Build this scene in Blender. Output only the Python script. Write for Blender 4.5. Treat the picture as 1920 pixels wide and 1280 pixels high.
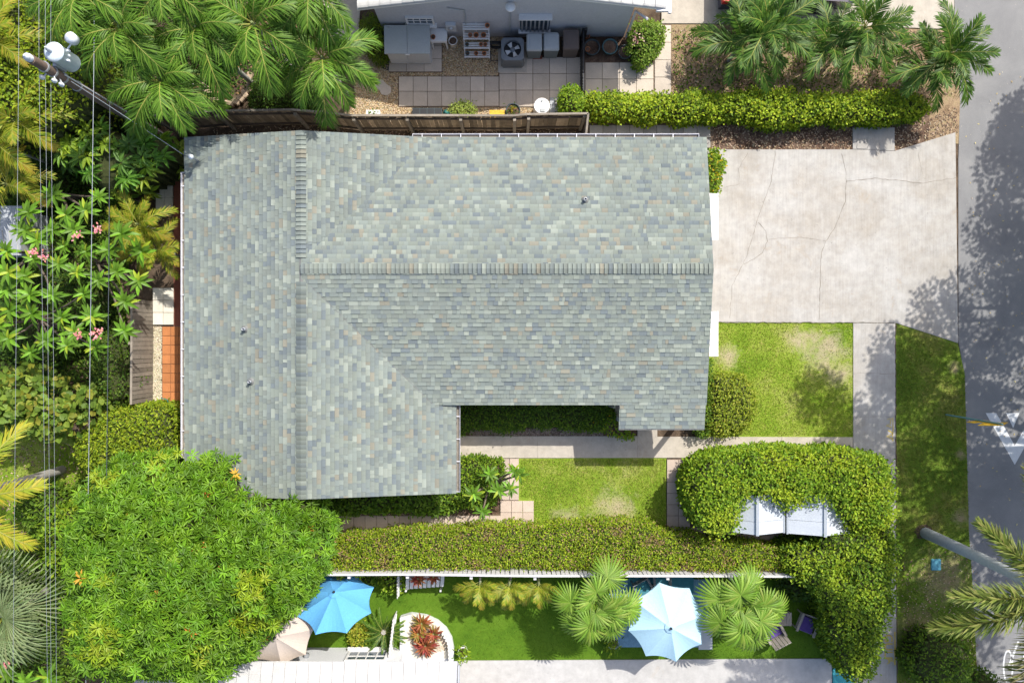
import bpy, math, random
import numpy as np
from mathutils import Vector, Matrix, Euler
random.seed(7); RNG = np.random.default_rng(11)
PI = math.pi
for o in list(bpy.data.objects): bpy.data.objects.remove(o)
SC = bpy.context.scene
COL = SC.collection
# ------------------------------------------------------------------ camera, world, sun, exposure
S = 0.0195; HC = 28.0                       # metres per photo pixel on the ground, height of the drone
cam = bpy.data.objects.new('camera', bpy.data.cameras.new('camera')); COL.objects.link(cam)
cam.location = (0, 0, HC); cam.rotation_euler = (0, 0, 0)
cam.data.sensor_width = 36; cam.data.lens = HC * 36 / (1920 * S)
cam.data.clip_end = 2000; SC.camera = cam
SUN_EL = math.radians(50); SUN_H = Vector((0.62, 0.785, 0)).normalized()
w = bpy.data.worlds.new('World'); SC.world = w; w.use_nodes = True
sky = w.node_tree.nodes.new('ShaderNodeTexSky'); sky.sky_type = 'NISHITA'; sky.sun_disc = False
sky.air_density = .9; sky.dust_density = 3.0; sky.ozone_density = .4; sky.sun_elevation = SUN_EL; sky.sun_rotation = math.atan2(SUN_H.x, SUN_H.y)
bg = w.node_tree.nodes['Background']; bg.inputs['Strength'].default_value = 0.15
w.node_tree.links.new(sky.outputs[0], bg.inputs[0])
sl = bpy.data.lights.new('sun', 'SUN'); sl.energy = 3.6; sl.angle = math.radians(0.5); sl.color = (1.0, 0.955, 0.88)
so = bpy.data.objects.new('sun', sl); COL.objects.link(so)
SDIR = Vector((SUN_H.x * math.cos(SUN_EL), SUN_H.y * math.cos(SUN_EL), math.sin(SUN_EL)))
so.rotation_euler = SDIR.to_track_quat('Z', 'Y').to_euler(); so.location = (20, 25, 40)
SC.view_settings.view_transform = 'Standard'; SC.view_settings.look = 'None'
SC.view_settings.exposure = 0.68; SC.view_settings.gamma = 1.0; SC.view_settings.use_curve_mapping = False

# ------------------------------------------------------------------ helpers
def P(px, py, h=0.0):
    k = S * (HC - h) / HC
    return Vector(((px - 960) * k, (640 - py) * k, h))
def lin(c):
    return tuple(((v / 255) / 12.92 if v / 255 <= .04045 else ((v / 255 + .055) / 1.055) ** 2.4) for v in c)
def tag(o, label=None, cat=None, group=None, kind=None):
    if label: o['label'] = label
    if cat: o['category'] = cat
    if group: o['group'] = group
    if kind: o['kind'] = kind
    return o
def empty(name, loc=(0, 0, 0), rz=0.0, label=None, cat=None, group=None):
    o = bpy.data.objects.new(name, None); COL.objects.link(o)
    o.location = loc; o.rotation_euler = (0, 0, rz); o.empty_display_size = .2
    return tag(o, label, cat, group)
def wloc(o):
    v = Vector((0, 0, 0))
    while o is not None:
        v += o.location; o = o.parent
    return v
def link(name, me, parent=None, loc=None, rot=None, scale=None):
    o = bpy.data.objects.new(name, me); COL.objects.link(o)
    if parent is not None: o.parent = parent
    if loc is not None: o.location = loc
    if rot is not None: o.rotation_euler = rot
    if scale is not None: o.scale = scale
    return o
class MB:
    """collects faces; build() links them as one mesh object"""
    def __init__(s): s.v = []; s.f = []; s.c = []; s.sm = []; s.vc = {}
    def face(s, pts, col=None, smooth=False):
        b = len(s.v); s.v += [tuple(p) for p in pts]; s.f.append(tuple(range(b, b + len(pts)))); s.c.append(col); s.sm.append(smooth)
    def raw(s, vs, fs, col=None, smooth=False):
        b = len(s.v); s.v += [tuple(p) for p in vs]
        for f in fs: s.f.append(tuple(i + b for i in f)); s.c.append(col); s.sm.append(smooth)
    def box(s, c, d, rot=None, col=None, taper=1.0, bev=0.0):
        c = Vector(c); hx, hy, hz = d[0] / 2, d[1] / 2, d[2] / 2
        m = Euler(rot).to_matrix() if rot else Matrix.Identity(3)
        if bev <= 0:
            vs = [(sx * hx * (taper if sz > 0 else 1), sy * hy * (taper if sz > 0 else 1), sz * hz) for sz in (-1, 1) for sy in (-1, 1) for sx in (-1, 1)]
            fs = [(0, 2, 3, 1), (4, 5, 7, 6), (0, 1, 5, 4), (2, 6, 7, 3), (0, 4, 6, 2), (1, 3, 7, 5)]
        else:
            rings = []
            def ring(z, ins, tp):
                r = []
                for sx, sy in ((1, 1), (-1, 1), (-1, -1), (1, -1)):
                    X, Y = sx * (hx * tp - ins), sy * (hy * tp - ins)
                    a, b2 = (sx * (hx * tp - ins - bev), Y), (X, sy * (hy * tp - ins - bev))
                    seq = (b2, a) if sx * sy > 0 else (a, b2)
                    r += [(q[0], q[1], z) for q in seq]
                return r
            for z, ins, tp in ((-hz, 0, 1), (hz - bev, 0, taper), (hz, bev * .8, taper)): rings.append(ring(z, ins, tp))
            vs = [p for r in rings for p in r]; n = 8
            fs = [tuple(reversed(range(n))), tuple(range(2 * n, 3 * n))]
            for k in range(2):
                for i in range(n): fs.append((k * n + i, k * n + (i + 1) % n, (k + 1) * n + (i + 1) % n, (k + 1) * n + i))
        s.raw([c + m @ Vector(p) for p in vs], fs, col)
        return s
    def prism(s, poly, z0, z1, col=None, top=True, bottom=False):
        n = len(poly); a = sum(poly[i][0] * poly[(i + 1) % n][1] - poly[(i + 1) % n][0] * poly[i][1] for i in range(n))
        if a < 0: poly = list(reversed(poly))
        b = [(p[0], p[1], z0) for p in poly]; t = [(p[0], p[1], z1) for p in poly]
        fs = [(i, (i + 1) % n, n + (i + 1) % n, n + i) for i in range(n)]
        if top: fs.append(tuple(range(n, 2 * n)))
        if bottom: fs.append(tuple(reversed(range(n))))
        s.raw(b + t, fs, col); return s
    def tube(s, pts, rad, n=8, col=None, smooth=True, caps=True):
        pts = [Vector(p) for p in pts]; m = len(pts)
        if not hasattr(rad, '__len__'): rad = [rad] * m
        vs = []; up = None
        for i, p in enumerate(pts):
            d = (pts[min(i + 1, m - 1)] - pts[max(i - 1, 0)]).normalized()
            if up is None: up = Vector((0, 0, 1)) if abs(d.z) < .9 else Vector((1, 0, 0))
            u = d.cross(up).normalized(); v2 = u.cross(d).normalized(); up = v2
            for k in range(n):
                a = 2 * PI * k / n; vs.append(p + (u * math.cos(a) + v2 * math.sin(a)) * rad[i])
        fs = []
        for i in range(m - 1):
            for k in range(n): fs.append((i * n + k, (i + 1) * n + k, (i + 1) * n + (k + 1) % n, i * n + (k + 1) % n))
        s.raw(vs, [tuple(reversed(f)) for f in fs], col, smooth)
        if caps:
            s.raw(vs[:n], [tuple(range(n))], col); s.raw(vs[-n:], [tuple(reversed(range(n)))], col)
        return s
    def lathe(s, c, prof, n=20, col=None, smooth=True, caps=True):
        c = Vector(c); vs = []
        for r, z in prof:
            for k in range(n):
                a = 2 * PI * k / n; vs.append(c + Vector((r * math.cos(a), r * math.sin(a), z)))
        fs = []
        for i in range(len(prof) - 1):
            for k in range(n): fs.append((i * n + k, i * n + (k + 1) % n, (i + 1) * n + (k + 1) % n, (i + 1) * n + k))
        s.raw(vs, fs, col, smooth)
        if caps:
            if prof[0][0] > .001: s.raw(vs[:n], [tuple(reversed(range(n)))], col)
            if prof[-1][0] > .001: s.raw(vs[-n:], [tuple(range(n))], col)
        return s
    def mesh(s, name, mat, off=None):
        me = bpy.data.meshes.new(name)
        vs = s.v if off is None else [(p[0] - off[0], p[1] - off[1], p[2] - off[2]) for p in s.v]
        me.from_pydata(vs, [], s.f); me.materials.append(mat)
        me.polygons.foreach_set('use_smooth', s.sm)
        if any(c is not None for c in s.c):
            at = me.color_attributes.new('Col', 'FLOAT_COLOR', 'POINT')
            arr = np.ones((len(s.v), 4), dtype=np.float32)
            for f, c in zip(s.f, s.c):
                if c is not None:
                    for i in f: arr[i, :3] = c
            for i, c in s.vc.items(): arr[i, :3] = c
            at.data.foreach_set('color', arr.ravel())
        me.update(); return me
    def build(s, name, mat, parent=None, world=True):
        """vertices are given in world space unless world=False"""
        off = wloc(parent) if (parent is not None and world) else None
        return link(name, s.mesh(name, mat, off), parent)
    def thing(s, name, mat, base, label, cat, group=None, kind=None):
        o = link(name, s.mesh(name, mat, Vector(base)), None, base); return tag(o, label, cat, group, kind)
def copy_tree(o, parent=None):
    c = o.copy(); COL.objects.link(c); c.parent = parent
    for ch in o.children: copy_tree(ch, c)
    return c

# ------------------------------------------------------------------ materials
def new_mat(name):
    m = bpy.data.materials.new(name); m.use_nodes = True
    nt = m.node_tree; return m, nt, nt.nodes['Principled BSDF']
def N(nt, t, **kw):
    n = nt.nodes.new(t)
    for k, v in kw.items(): setattr(n, k, v)
    return n
def noise(nt, scale, detail=4, rough=.6, vec=None, dist=0.0):
    n = N(nt, 'ShaderNodeTexNoise'); n.inputs['Scale'].default_value = scale
    n.inputs['Detail'].default_value = detail; n.inputs['Roughness'].default_value = rough; n.inputs['Distortion'].default_value = dist
    if vec is not None: nt.links.new(vec, n.inputs['Vector'])
    return n
def pos(nt):
    return N(nt, 'ShaderNodeNewGeometry').outputs['Position']
def ramp(nt, fac, stops):
    r = N(nt, 'ShaderNodeValToRGB'); e = r.color_ramp.elements
    while len(e) < len(stops): e.new(.5)
    for i, (p, c) in enumerate(stops):
        e[i].position = p; e[i].color = (c if hasattr(c, '__len__') else (c, c, c)) + ((1,) if hasattr(c, '__len__') else (1,))
    nt.links.new(fac, r.inputs[0]); return r.outputs[0]
def mixc(nt, fac, a, b, mode='MIX'):
    m = N(nt, 'ShaderNodeMix', data_type='RGBA', blend_type=mode)
    for sock, v in ((m.inputs[0], fac), (m.inputs[6], a), (m.inputs[7], b)):
        if hasattr(v, 'is_linked'): nt.links.new(v, sock)
        elif hasattr(v, '__len__'): sock.default_value = tuple(v) + (1,)
        else: sock.default_value = v
    return m.outputs[2]
def bump(nt, bs, h, strength=.4, dist=.02):
    b = N(nt, 'ShaderNodeBump'); b.inputs['Strength'].default_value = strength; b.inputs['Distance'].default_value = dist
    nt.links.new(h, b.inputs['Height']); nt.links.new(b.outputs[0], bs.inputs['Normal'])
def M_plain(name, rgb, rough=.6, var=.18, scale=6, metal=0.0, bmp=.15, orand=0.0, spec=.4):
    m, nt, bs = new_mat(name); p = pos(nt)
    n1 = noise(nt, scale, 5, .65, p); n2 = noise(nt, scale * 9, 3, .6, p)
    lo = tuple(c * (1 - var) for c in rgb); hi = tuple(min(1, c * (1 + var)) for c in rgb)
    c = mixc(nt, ramp(nt, n1.outputs[0], [(.3, 0.0), (.7, 1.0)]), lo, hi)
    c = mixc(nt, .35, c, ramp(nt, n2.outputs[0], [(.25, tuple(x * .7 for x in rgb)), (.75, tuple(min(1, x * 1.25) for x in rgb))]))
    if orand:
        oi = N(nt, 'ShaderNodeObjectInfo')
        c = mixc(nt, 1.0, c, ramp(nt, oi.outputs['Random'], [(0, 1 - orand), (1, 1.0)]), 'MULTIPLY')
    nt.links.new(c, bs.inputs['Base Color']); bs.inputs['Roughness'].default_value = rough; bs.inputs['Metallic'].default_value = metal
    bs.inputs['Specular IOR Level'].default_value = spec
    if bmp: bump(nt, bs, n2.outputs[0], bmp, .01)
    return m
def M_attr(name, rough=.8, nz=.25, scale=40, bmp=.3):
    m, nt, bs = new_mat(name); p = pos(nt)
    a = N(nt, 'ShaderNodeAttribute', attribute_name='Col'); n = noise(nt, scale, 4, .7, p); n2 = noise(nt, .35, 4, .6, p)
    c = mixc(nt, 1.0, a.outputs[0], ramp(nt, n.outputs[0], [(.25, 1 - nz), (.75, 1.0)]), 'MULTIPLY')
    c = mixc(nt, 1.0, c, ramp(nt, n2.outputs[0], [(.3, .88), (.7, 1.0)]), 'MULTIPLY')
    nt.links.new(c, bs.inputs['Base Color']); bs.inputs['Roughness'].default_value = rough
    bump(nt, bs, n.outputs[0], bmp, .006); return m
def M_leaf(name, rough=.5, trans=.35, orand=.2, spec=.3):
    m, nt, bs = new_mat(name); p = pos(nt)
    a = N(nt, 'ShaderNodeAttribute', attribute_name='Col'); n = noise(nt, 14, 3, .6, p)
    c = mixc(nt, 1.0, a.outputs[0], ramp(nt, n.outputs[0], [(.25, (1.0, .92, .8)), (.75, (1.38, 1.24, 1.0))]), 'MULTIPLY')
    oi = N(nt, 'ShaderNodeObjectInfo')
    c = mixc(nt, 1.0, c, ramp(nt, oi.outputs['Random'], [(0, 1 - orand), (1, 1.0)]), 'MULTIPLY')
    nt.links.new(c, bs.inputs['Base Color']); bs.inputs['Roughness'].default_value = rough; bs.inputs['Specular IOR Level'].default_value = spec
    tr = N(nt, 'ShaderNodeBsdfTranslucent')
    nt.links.new(mixc(nt, 1.0, c, (1.0, 1.0, .45), 'MULTIPLY'), tr.inputs[0])
    mx = N(nt, 'ShaderNodeMixShader'); mx.inputs[0].default_value = trans
    nt.links.new(bs.outputs[0], mx.inputs[1]); nt.links.new(tr.outputs[0], mx.inputs[2])
    nt.links.new(mx.outputs[0], nt.nodes['Material Output'].inputs[0]); return m
def M_ground(name, stops, scale=.9, fine=30, bmp=.6, detail=8, rough=.95, speck=None, dist=.4):
    """patchy ground: large noise picks the colour, a fine one breaks it up"""
    m, nt, bs = new_mat(name); p = pos(nt)
    n = noise(nt, scale, detail, .68, p, dist); f = noise(nt, fine, 5, .7, p)
    mx = N(nt, 'ShaderNodeMath', operation='MULTIPLY_ADD'); nt.links.new(f.outputs[0], mx.inputs[0]); mx.inputs[1].default_value = .45
    nt.links.new(n.outputs[0], mx.inputs[2])
    sb = N(nt, 'ShaderNodeMath', operation='SUBTRACT'); nt.links.new(mx.outputs[0], sb.inputs[0]); sb.inputs[1].default_value = .225
    c = ramp(nt, sb.outputs[0], stops)
    c = mixc(nt, 1.0, c, ramp(nt, noise(nt, fine * 2.3, 3, .6, p).outputs[0], [(.3, .6), (.7, 1.0)]), 'MULTIPLY')
    if speck:
        v = N(nt, 'ShaderNodeTexVoronoi'); v.inputs['Scale'].default_value = speck[0]; nt.links.new(p, v.inputs['Vector'])
        c = mixc(nt, ramp(nt, v.outputs['Distance'], [(speck[1], 1.0), (speck[1] + .05, 0.0)]), c, speck[2])
    nt.links.new(c, bs.inputs['Base Color']); bs.inputs['Roughness'].default_value = rough; bs.inputs['Specular IOR Level'].default_value = .2
    bump(nt, bs, f.outputs[0], bmp, .03); return m
PATCH = [(1545, 655, 52), (1578, 700, 30), (1500, 640, 30), (1368, 668, 26), (1150, 955, 48), (1060, 975, 30), (1790, 690, 14), (1800, 850, 12), (1770, 1080, 60), (1720, 1180, 50), (1800, 970, 20)]
def M_lawn(name, stops, bare):
    m = M_ground(name, stops, .55, 22); nt = m.node_tree; bs = nt.nodes['Principled BSDF']; c = bs.inputs['Base Color'].links[0].from_socket; p = pos(nt)
    nz = noise(nt, 1.7, 8, .8, p, .6); fac = None
    for px, py, r in PATCH:
        q = P(px, py); d = N(nt, 'ShaderNodeVectorMath', operation='DISTANCE'); nt.links.new(p, d.inputs[0]); d.inputs[1].default_value = (q.x, q.y, 0)
        a = N(nt, 'ShaderNodeMath', operation='MULTIPLY_ADD'); nt.links.new(d.outputs['Value'], a.inputs[0]); a.inputs[1].default_value = -1 / (r * S * 3.4); a.inputs[2].default_value = .36
        if fac is None: fac = a.outputs[0]
        else:
            x = N(nt, 'ShaderNodeMath', operation='MAXIMUM'); nt.links.new(fac, x.inputs[0]); nt.links.new(a.outputs[0], x.inputs[1]); fac = x.outputs[0]
    ad = N(nt, 'ShaderNodeMath', operation='ADD'); nt.links.new(fac, ad.inputs[0]); nt.links.new(nz.outputs[0], ad.inputs[1])
    c2 = mixc(nt, ramp(nt, ad.outputs[0], [(.56, 0.0), (.84, .8)]), c, mixc(nt, noise(nt, 18, 4, .7, p).outputs[0], tuple(x * .6 for x in bare), tuple(x * 1.25 for x in bare)))
    nt.links.new(c2, bs.inputs['Base Color']); return m
def M_concrete(name, rgb, stain, streak=.0, amount=.5):
    m, nt, bs = new_mat(name); p = pos(nt)
    a = noise(nt, .55, 7, .68, p, .3); b = noise(nt, 3.2, 6, .7, p); f = noise(nt, 60, 3, .6, p)
    c = mixc(nt, ramp(nt, a.outputs[0], [(.38, 0.0), (.72, amount)]), rgb, stain)
    c = mixc(nt, 1.0, c, ramp(nt, b.outputs[0], [(.3, .8), (.62, 1.0)]), 'MULTIPLY')
    tn_ = noise(nt, .9, 6, .75, p, 1.2)
    c = mixc(nt, ramp(nt, tn_.outputs[0], [(.60, 0.0), (.76, .55)]), c, tuple(x * y for x, y in zip(stain, (.95, .82, .66))))
    c = mixc(nt, 1.0, c, ramp(nt, f.outputs[0], [(.3, .86), (.6, 1.0)]), 'MULTIPLY')
    mp = N(nt, 'ShaderNodeMapping'); mp.inputs['Scale'].default_value = (14, .8, 1); nt.links.new(p, mp.inputs[0])
    st = noise(nt, 1.0, 5, .6, mp.outputs[0])
    c = mixc(nt, 1.0, c, ramp(nt, st.outputs[0], [(.3, 1 - streak), (.6, 1.0)]), 'MULTIPLY')
    sp = noise(nt, 11, 2, .5, p)
    c = mixc(nt, ramp(nt, sp.outputs[0], [(.70, 0.0), (.76, .45)]), c, tuple(x * .4 for x in rgb))
    nt.links.new(c, bs.inputs['Base Color']); bs.inputs['Roughness'].default_value = .85; bs.inputs['Specular IOR Level'].default_value = .25
    bump(nt, bs, f.outputs[0], .25, .006); return m
def M_brick(name, c1, c2, mortar, sc, rot=0):
    m, nt, bs = new_mat(name); p = pos(nt)
    mp = N(nt, 'ShaderNodeMapping'); mp.inputs['Scale'].default_value = (sc, sc, sc); mp.inputs['Rotation'].default_value = (0, 0, rot); nt.links.new(p, mp.inputs[0])
    b = N(nt, 'ShaderNodeTexBrick'); nt.links.new(mp.outputs[0], b.inputs[0])
    for i, c in ((1, c1), (2, c2), (3, mortar)): b.inputs[i].default_value = c + (1,)
    b.inputs['Mortar Size'].default_value = .03
    nt.links.new(b.outputs[0], bs.inputs['Base Color']); bs.inputs['Roughness'].default_value = .85; bump(nt, bs, b.outputs['Fac'], -.4, .01); return m

M = {}
M['soil'] = M_ground('soil', [(.3, (.05, .035, .024)), (.5, (.12, .085, .058)), (.68, (.22, .16, .11))], 1.3, 26)
M['mulch'] = M_ground('mulch', [(.3, (.055, .033, .022)), (.5, (.13, .08, .055)), (.7, (.26, .18, .13))], 2.2, 34, speck=(24, .12, (.38, .29, .2)))
M['drygrass'] = M_ground('drygrass', [(.32, (.16, .105, .062)), (.47, (.33, .235, .145)), (.57, (.42, .31, .19)), (.68, (.17, .2, .06))], 1.1, 24)
M['lawn'] = M_lawn('lawn', [(.28, (.09, .17, .012)), (.46, (.2, .31, .025)), (.56, (.27, .35, .045)), (.68, (.36, .36, .12))], (.42, .34, .24))
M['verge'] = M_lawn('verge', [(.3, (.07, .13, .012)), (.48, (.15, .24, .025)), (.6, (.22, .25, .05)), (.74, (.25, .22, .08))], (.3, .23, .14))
M['turf'] = M_ground('turf', [(.3, (.06, .14, .008)), (.5, (.1, .2, .012)), (.7, (.13, .235, .02))], .7, 40, bmp=.4)
M['asphalt'] = M_ground('asphalt', [(.3, (.225, .225, .228)), (.5, (.27, .27, .27)), (.7, (.32, .317, .31))], .6, 55, bmp=.3, speck=(5, .018, (.5, .45, .36)))
M['conc'] = M_concrete('concrete', (.47, .458, .435), (.37, .335, .285), .12, .9)
M['walk'] = M_concrete('walk_concrete', (.50, .455, .385), (.38, .335, .275), .03, .6)
M['whitewalk'] = M_concrete('white_walk', (.5, .49, .475), (.42, .405, .38), .02, .6)
M['paver'] = M_plain('paver', (.55, .48, .40), .85, .12, 3, orand=.22, spec=.2)
M['paverpink'] = M_plain('paver_pink', (.50, .41, .34), .85, .12, 3, orand=.2, spec=.2)
M['pavergrey'] = M_plain('paver_grey', (.40, .38, .35), .85, .2, 3, orand=.35, spec=.2)
M['tile'] = M_plain('terracotta_tile', (.50, .20, .075), .8, .18, 3, orand=.25, spec=.2)
M['brick'] = M_brick('red_brick', (.27, .075, .04), (.2, .05, .03), (.12, .07, .05), 5.5, PI / 2)
M['block'] = M_plain('white_block', (.72, .68, .58), .85, .1, 3, orand=.15)
M['pebble'] = M_attr('pebble', .75, .2, 60, .1)
M['joint'] = M_plain('joint_sand', (.16, .12, .085), .95, .3, 9)
M['crack'] = M_plain('crack', (.2, .18, .15), .95, .2, 9, bmp=0)
M['stain'] = M_plain('stain', (.42, .32, .2), .95, .2, 9, bmp=0)
M['white'] = M_plain('white_paint', (.66, .655, .64), .5, .04, 3)
M['vinyl'] = M_plain('white_vinyl', (.54, .53, .54), .45, .08, 5)
M['fascia'] = M_plain('fascia', (.16, .165, .16), .6, .1, 3)
M['stucco'] = M_plain('grey_stucco', (.43, .44, .46), .9, .05, 2, bmp=.35)
M['cream'] = M_plain('cream_stucco', (.6, .56, .48), .9, .06, 2)
M['whitestucco'] = M_plain('white_stucco', (.6, .61, .62), .9, .05, 2)
M['shingle'] = M_attr('shingle', .9, .22, 70, .3)
M['rooftile'] = M_plain('white_roof_tile', (.5, .495, .48), .7, .12, 2.5, orand=.18)
M['glass'] = M_plain('window_glass', (.05, .075, .1), .08, .15, 2, bmp=0, spec=.8)
M['metal'] = M_plain('galvanised', (.42, .44, .47), .42, .1, 6, metal=.6)
M['alu'] = M_plain('white_aluminium', (.68, .68, .72), .4, .05, 6, metal=.1)
M['gutterin'] = M_plain('gutter_inside', (.17, .15, .12), .8, .3, 6)
M['xfmr'] = M_plain('transformer_paint', (.55, .63, .69), .35, .06, 5)
M['porcelain'] = M_plain('porcelain', (.62, .66, .7), .25, .04, 8, bmp=0)
M['polewood'] = M_plain('pole_wood', (.13, .092, .07), .9, .3, 8)
M['fencewood'] = M_plain('fence_wood', (.36, .285, .2), .9, .35, 5, orand=.6)
M['fencedark'] = M_plain('fence_rail_wood', (.09, .07, .055), .9, .3, 5)
M['plank'] = M_plain('grey_plank', (.27, .235, .19), .9, .3, 5, orand=.4)
M['bark'] = M_plain('bark', (.15, .12, .09), .95, .35, 6, bmp=.6)
M['palmtrunk'] = M_plain('palm_trunk', (.30, .29, .26), .9, .2, 7, bmp=.4)
M['bluetrunk'] = M_plain('royal_trunk', (.36, .385, .39), .85, .2, 9, bmp=.4)
M['core'] = M_plain('hedge_twigs', (.05, .06, .022), .95, .4, 12, spec=.1)
M['stem'] = M_plain('green_stem', (.2, .24, .09), .7, .2, 8)
M['petiole'] = M_plain('petiole', (.26, .3, .09), .6, .2, 8)
M['leaf'] = M_leaf('leaf', .55, .36, spec=.25)
M['gloss'] = M_leaf('glossy_leaf', .45, .32, spec=.3)
M['frond'] = M_leaf('palm_leaflet', .48, .32, spec=.28)
M['petal'] = M_leaf('petal', .6, .3)
M['grass'] = M_leaf('grass_blade', .6, .3)
M['litter'] = M_attr('dry_leaf', .8, .2, 40, .1)
M['resin'] = M_plain('grey_resin', (.36, .385, .385), .5, .05, 3)
M['resinlight'] = M_plain('pale_resin', (.50, .525, .54), .5, .05, 3)
M['plastic'] = M_plain('white_plastic', (.74, .735, .71), .4, .05, 4)
M['terracotta'] = M_plain('terracotta', (.52, .19, .075), .8, .15, 8, orand=.2)
M['acpaint'] = M_plain('ac_paint', (.15, .17, .19), .5, .08, 6)
M['acdark'] = M_plain('ac_dark', (.02, .022, .025), .6, .1, 6)
M['blade'] = M_plain('fan_blade', (.5, .52, .53), .4, .05, 6)
M['binlid'] = M_plain('bin_lid', (.38, .41, .42), .5, .06, 6)
M['bingrey'] = M_plain('bin_body', (.13, .155, .16), .55, .06, 6)
M['binbrown'] = M_plain('brown_bin', (.115, .09, .08), .55, .08, 6)
M['black'] = M_plain('black_metal', (.02, .022, .026), .5, .1, 6)
M['rubber'] = M_plain('rubber', (.025, .025, .027), .8, .1, 6)
M['potdark'] = M_plain('dark_pot', (.04, .055, .06), .5, .1, 6)
M['potglaze'] = M_plain('glazed_pot', (.05, .115, .125), .3, .1, 6)
M['teal'] = M_plain('teal_paint', (.03, .17, .15), .5, .15, 6)
M['tealrug'] = M_plain('teal_rug', (.05, .2, .25), .95, .2, 9)
M['tealstep'] = M_plain('teal_step', (.04, .28, .33), .7, .1, 3)
M['bluerug'] = M_plain('blue_rug', (.17, .30, .40), .95, .3, 12)
M['slate'] = M_plain('grey_slab', (.42, .44, .46), .85, .1, 5)
M['blue'] = M_plain('blue_fabric', (.09, .31, .58), .85, .05, 3)
M['paleblue'] = M_plain('pale_blue_fabric', (.36, .55, .66), .85, .04, 3)
M['beige'] = M_plain('beige_fabric', (.48, .41, .35), .85, .04, 3)
M['purple'] = M_plain('purple_fabric', (.085, .05, .21), .9, .25, 9)
M['wicker'] = M_plain('weathered_wicker', (.3, .27, .235), .85, .2, 25)
M['shed'] = M_plain('translucent_shed_panel', (.48, .52, .57), .35, .08, 2, bmp=.05)
M['shedframe'] = M_plain('shed_frame', (.30, .335, .38), .5, .08, 4)
M['yellow'] = M_plain('yellow_paint', (.70, .42, .02), .5, .1, 6)
M['yellowmark'] = M_plain('yellow_spray', (.55, .42, .10), .9, .3, 20, bmp=0)
M['roadwhite'] = M_plain('road_paint', (.62, .63, .63), .8, .12, 12)
M['bluecover'] = M_plain('blue_cover', (.10, .33, .42), .6, .2, 8)
M['signgreen'] = M_plain('sign_post_green', (.12, .26, .27), .5, .1, 6)
M['cable'] = M_plain('cable', (.30, .33, .36), .5, .1, 6, metal=.4)
M['cableblack'] = M_plain('black_cable', (.05, .06, .07), .5, .1, 6)
M['carpaint'] = M_plain('dark_blue_car_paint', (.012, .016, .045), .15, .05, 2, bmp=0, spec=.7)
M['chrome'] = M_plain('chrome', (.6, .6, .62), .15, .05, 4, metal=1.0, bmp=0)
M['redlight'] = M_plain('red_lens', (.45, .015, .015), .2, .05, 4, bmp=0)
M['shedroof'] = M_plain('grey_sheet_roof', (.36, .38, .40), .6, .12, 3)
M['stone'] = M_plain('sandstone', (.47, .36, .25), .9, .2, 5, orand=.3)

# ------------------------------------------------------------------ foliage helpers (numpy)
def np_mesh(name, V, F, C, mat, smooth=False):
    me = bpy.data.meshes.new(name); nv, nf, k = len(V), len(F), F.shape[1]
    me.vertices.add(nv); me.vertices.foreach_set('co', V.astype(np.float32).ravel())
    me.loops.add(nf * k); me.loops.foreach_set('vertex_index', F.astype(np.int32).ravel())
    me.polygons.add(nf); me.polygons.foreach_set('loop_start', np.arange(0, nf * k, k, dtype=np.int32))
    me.polygons.foreach_set('loop_total', np.full(nf, k, dtype=np.int32))
    at = me.color_attributes.new('Col', 'FLOAT_COLOR', 'POINT')
    at.data.foreach_set('color', np.concatenate([C, np.ones((nv, 1))], 1).astype(np.float32).ravel())
    me.materials.append(mat); me.update(calc_edges=True); me.validate(); return me
def unit(a): return a / np.maximum(np.linalg.norm(a, axis=1, keepdims=True), 1e-6)
def leaf_geo(p, d, up, L, W, col, droop=.15, fold=.12):
    """folded leaves of six vertices and four triangles"""
    n = len(p); L = np.broadcast_to(np.asarray(L, float), (n,))[:, None]; W = np.broadcast_to(np.asarray(W, float), (n,))[:, None]
    d = unit(d); s = unit(np.cross(d, up)); u = unit(np.cross(s, d))
    b = p; m1 = p + d * L * .32; m2 = p + d * L * .70 - u * L * droop * .5; tip = p + d * L - u * L * droop * 1.3
    V = np.stack([b, m1 + s * W * .5 + u * W * fold, m2 + s * W * .40 + u * W * fold, tip, m2 - s * W * .40 + u * W * fold, m1 - s * W * .5 + u * W * fold], 1).reshape(-1, 3)
    base = np.arange(n)[:, None] * 6
    F = np.concatenate([base + np.array([[0, 1, 2]]), base + np.array([[0, 2, 3]]), base + np.array([[0, 3, 4]]), base + np.array([[0, 4, 5]])], 0)
    return V, F, np.repeat(col, 6, axis=0)
def cat_geo(gs):
    V, F, C, o = [], [], [], 0
    for v, f, c in gs: V.append(v); F.append(f + o); C.append(c); o += len(v)
    return np.concatenate(V), np.concatenate(F), np.concatenate(C)
def palette(n, cols, wts=None, var=.15, rng=RNG):
    cols = np.array(cols, float); i = rng.choice(len(cols), n, p=None if wts is None else np.array(wts, float) / sum(wts))
    return cols[i] * rng.uniform(1 - var, 1 + var, (n, 1)) * rng.uniform(.93, 1.07, (n, 3))
def inpoly(x, y, poly):
    r = np.zeros(len(x), bool); n = len(poly)
    for i in range(n):
        x0, y0 = poly[i]; x1, y1 = poly[(i + 1) % n]
        c = ((y0 > y) != (y1 > y)) & (x < (x1 - x0) * (y - y0) / (y1 - y0 + 1e-12) + x0); r ^= c
    return r
def edged(x, y, poly):
    d = np.full(len(x), 1e9); n = len(poly)
    for i in range(n):
        a = np.array(poly[i]); b = np.array(poly[(i + 1) % n]); ab = b - a
        t = np.clip(((x - a[0]) * ab[0] + (y - a[1]) * ab[1]) / (ab @ ab + 1e-12), 0, 1)
        d = np.minimum(d, np.hypot(x - a[0] - t * ab[0], y - a[1] - t * ab[1]))
    return d
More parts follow.
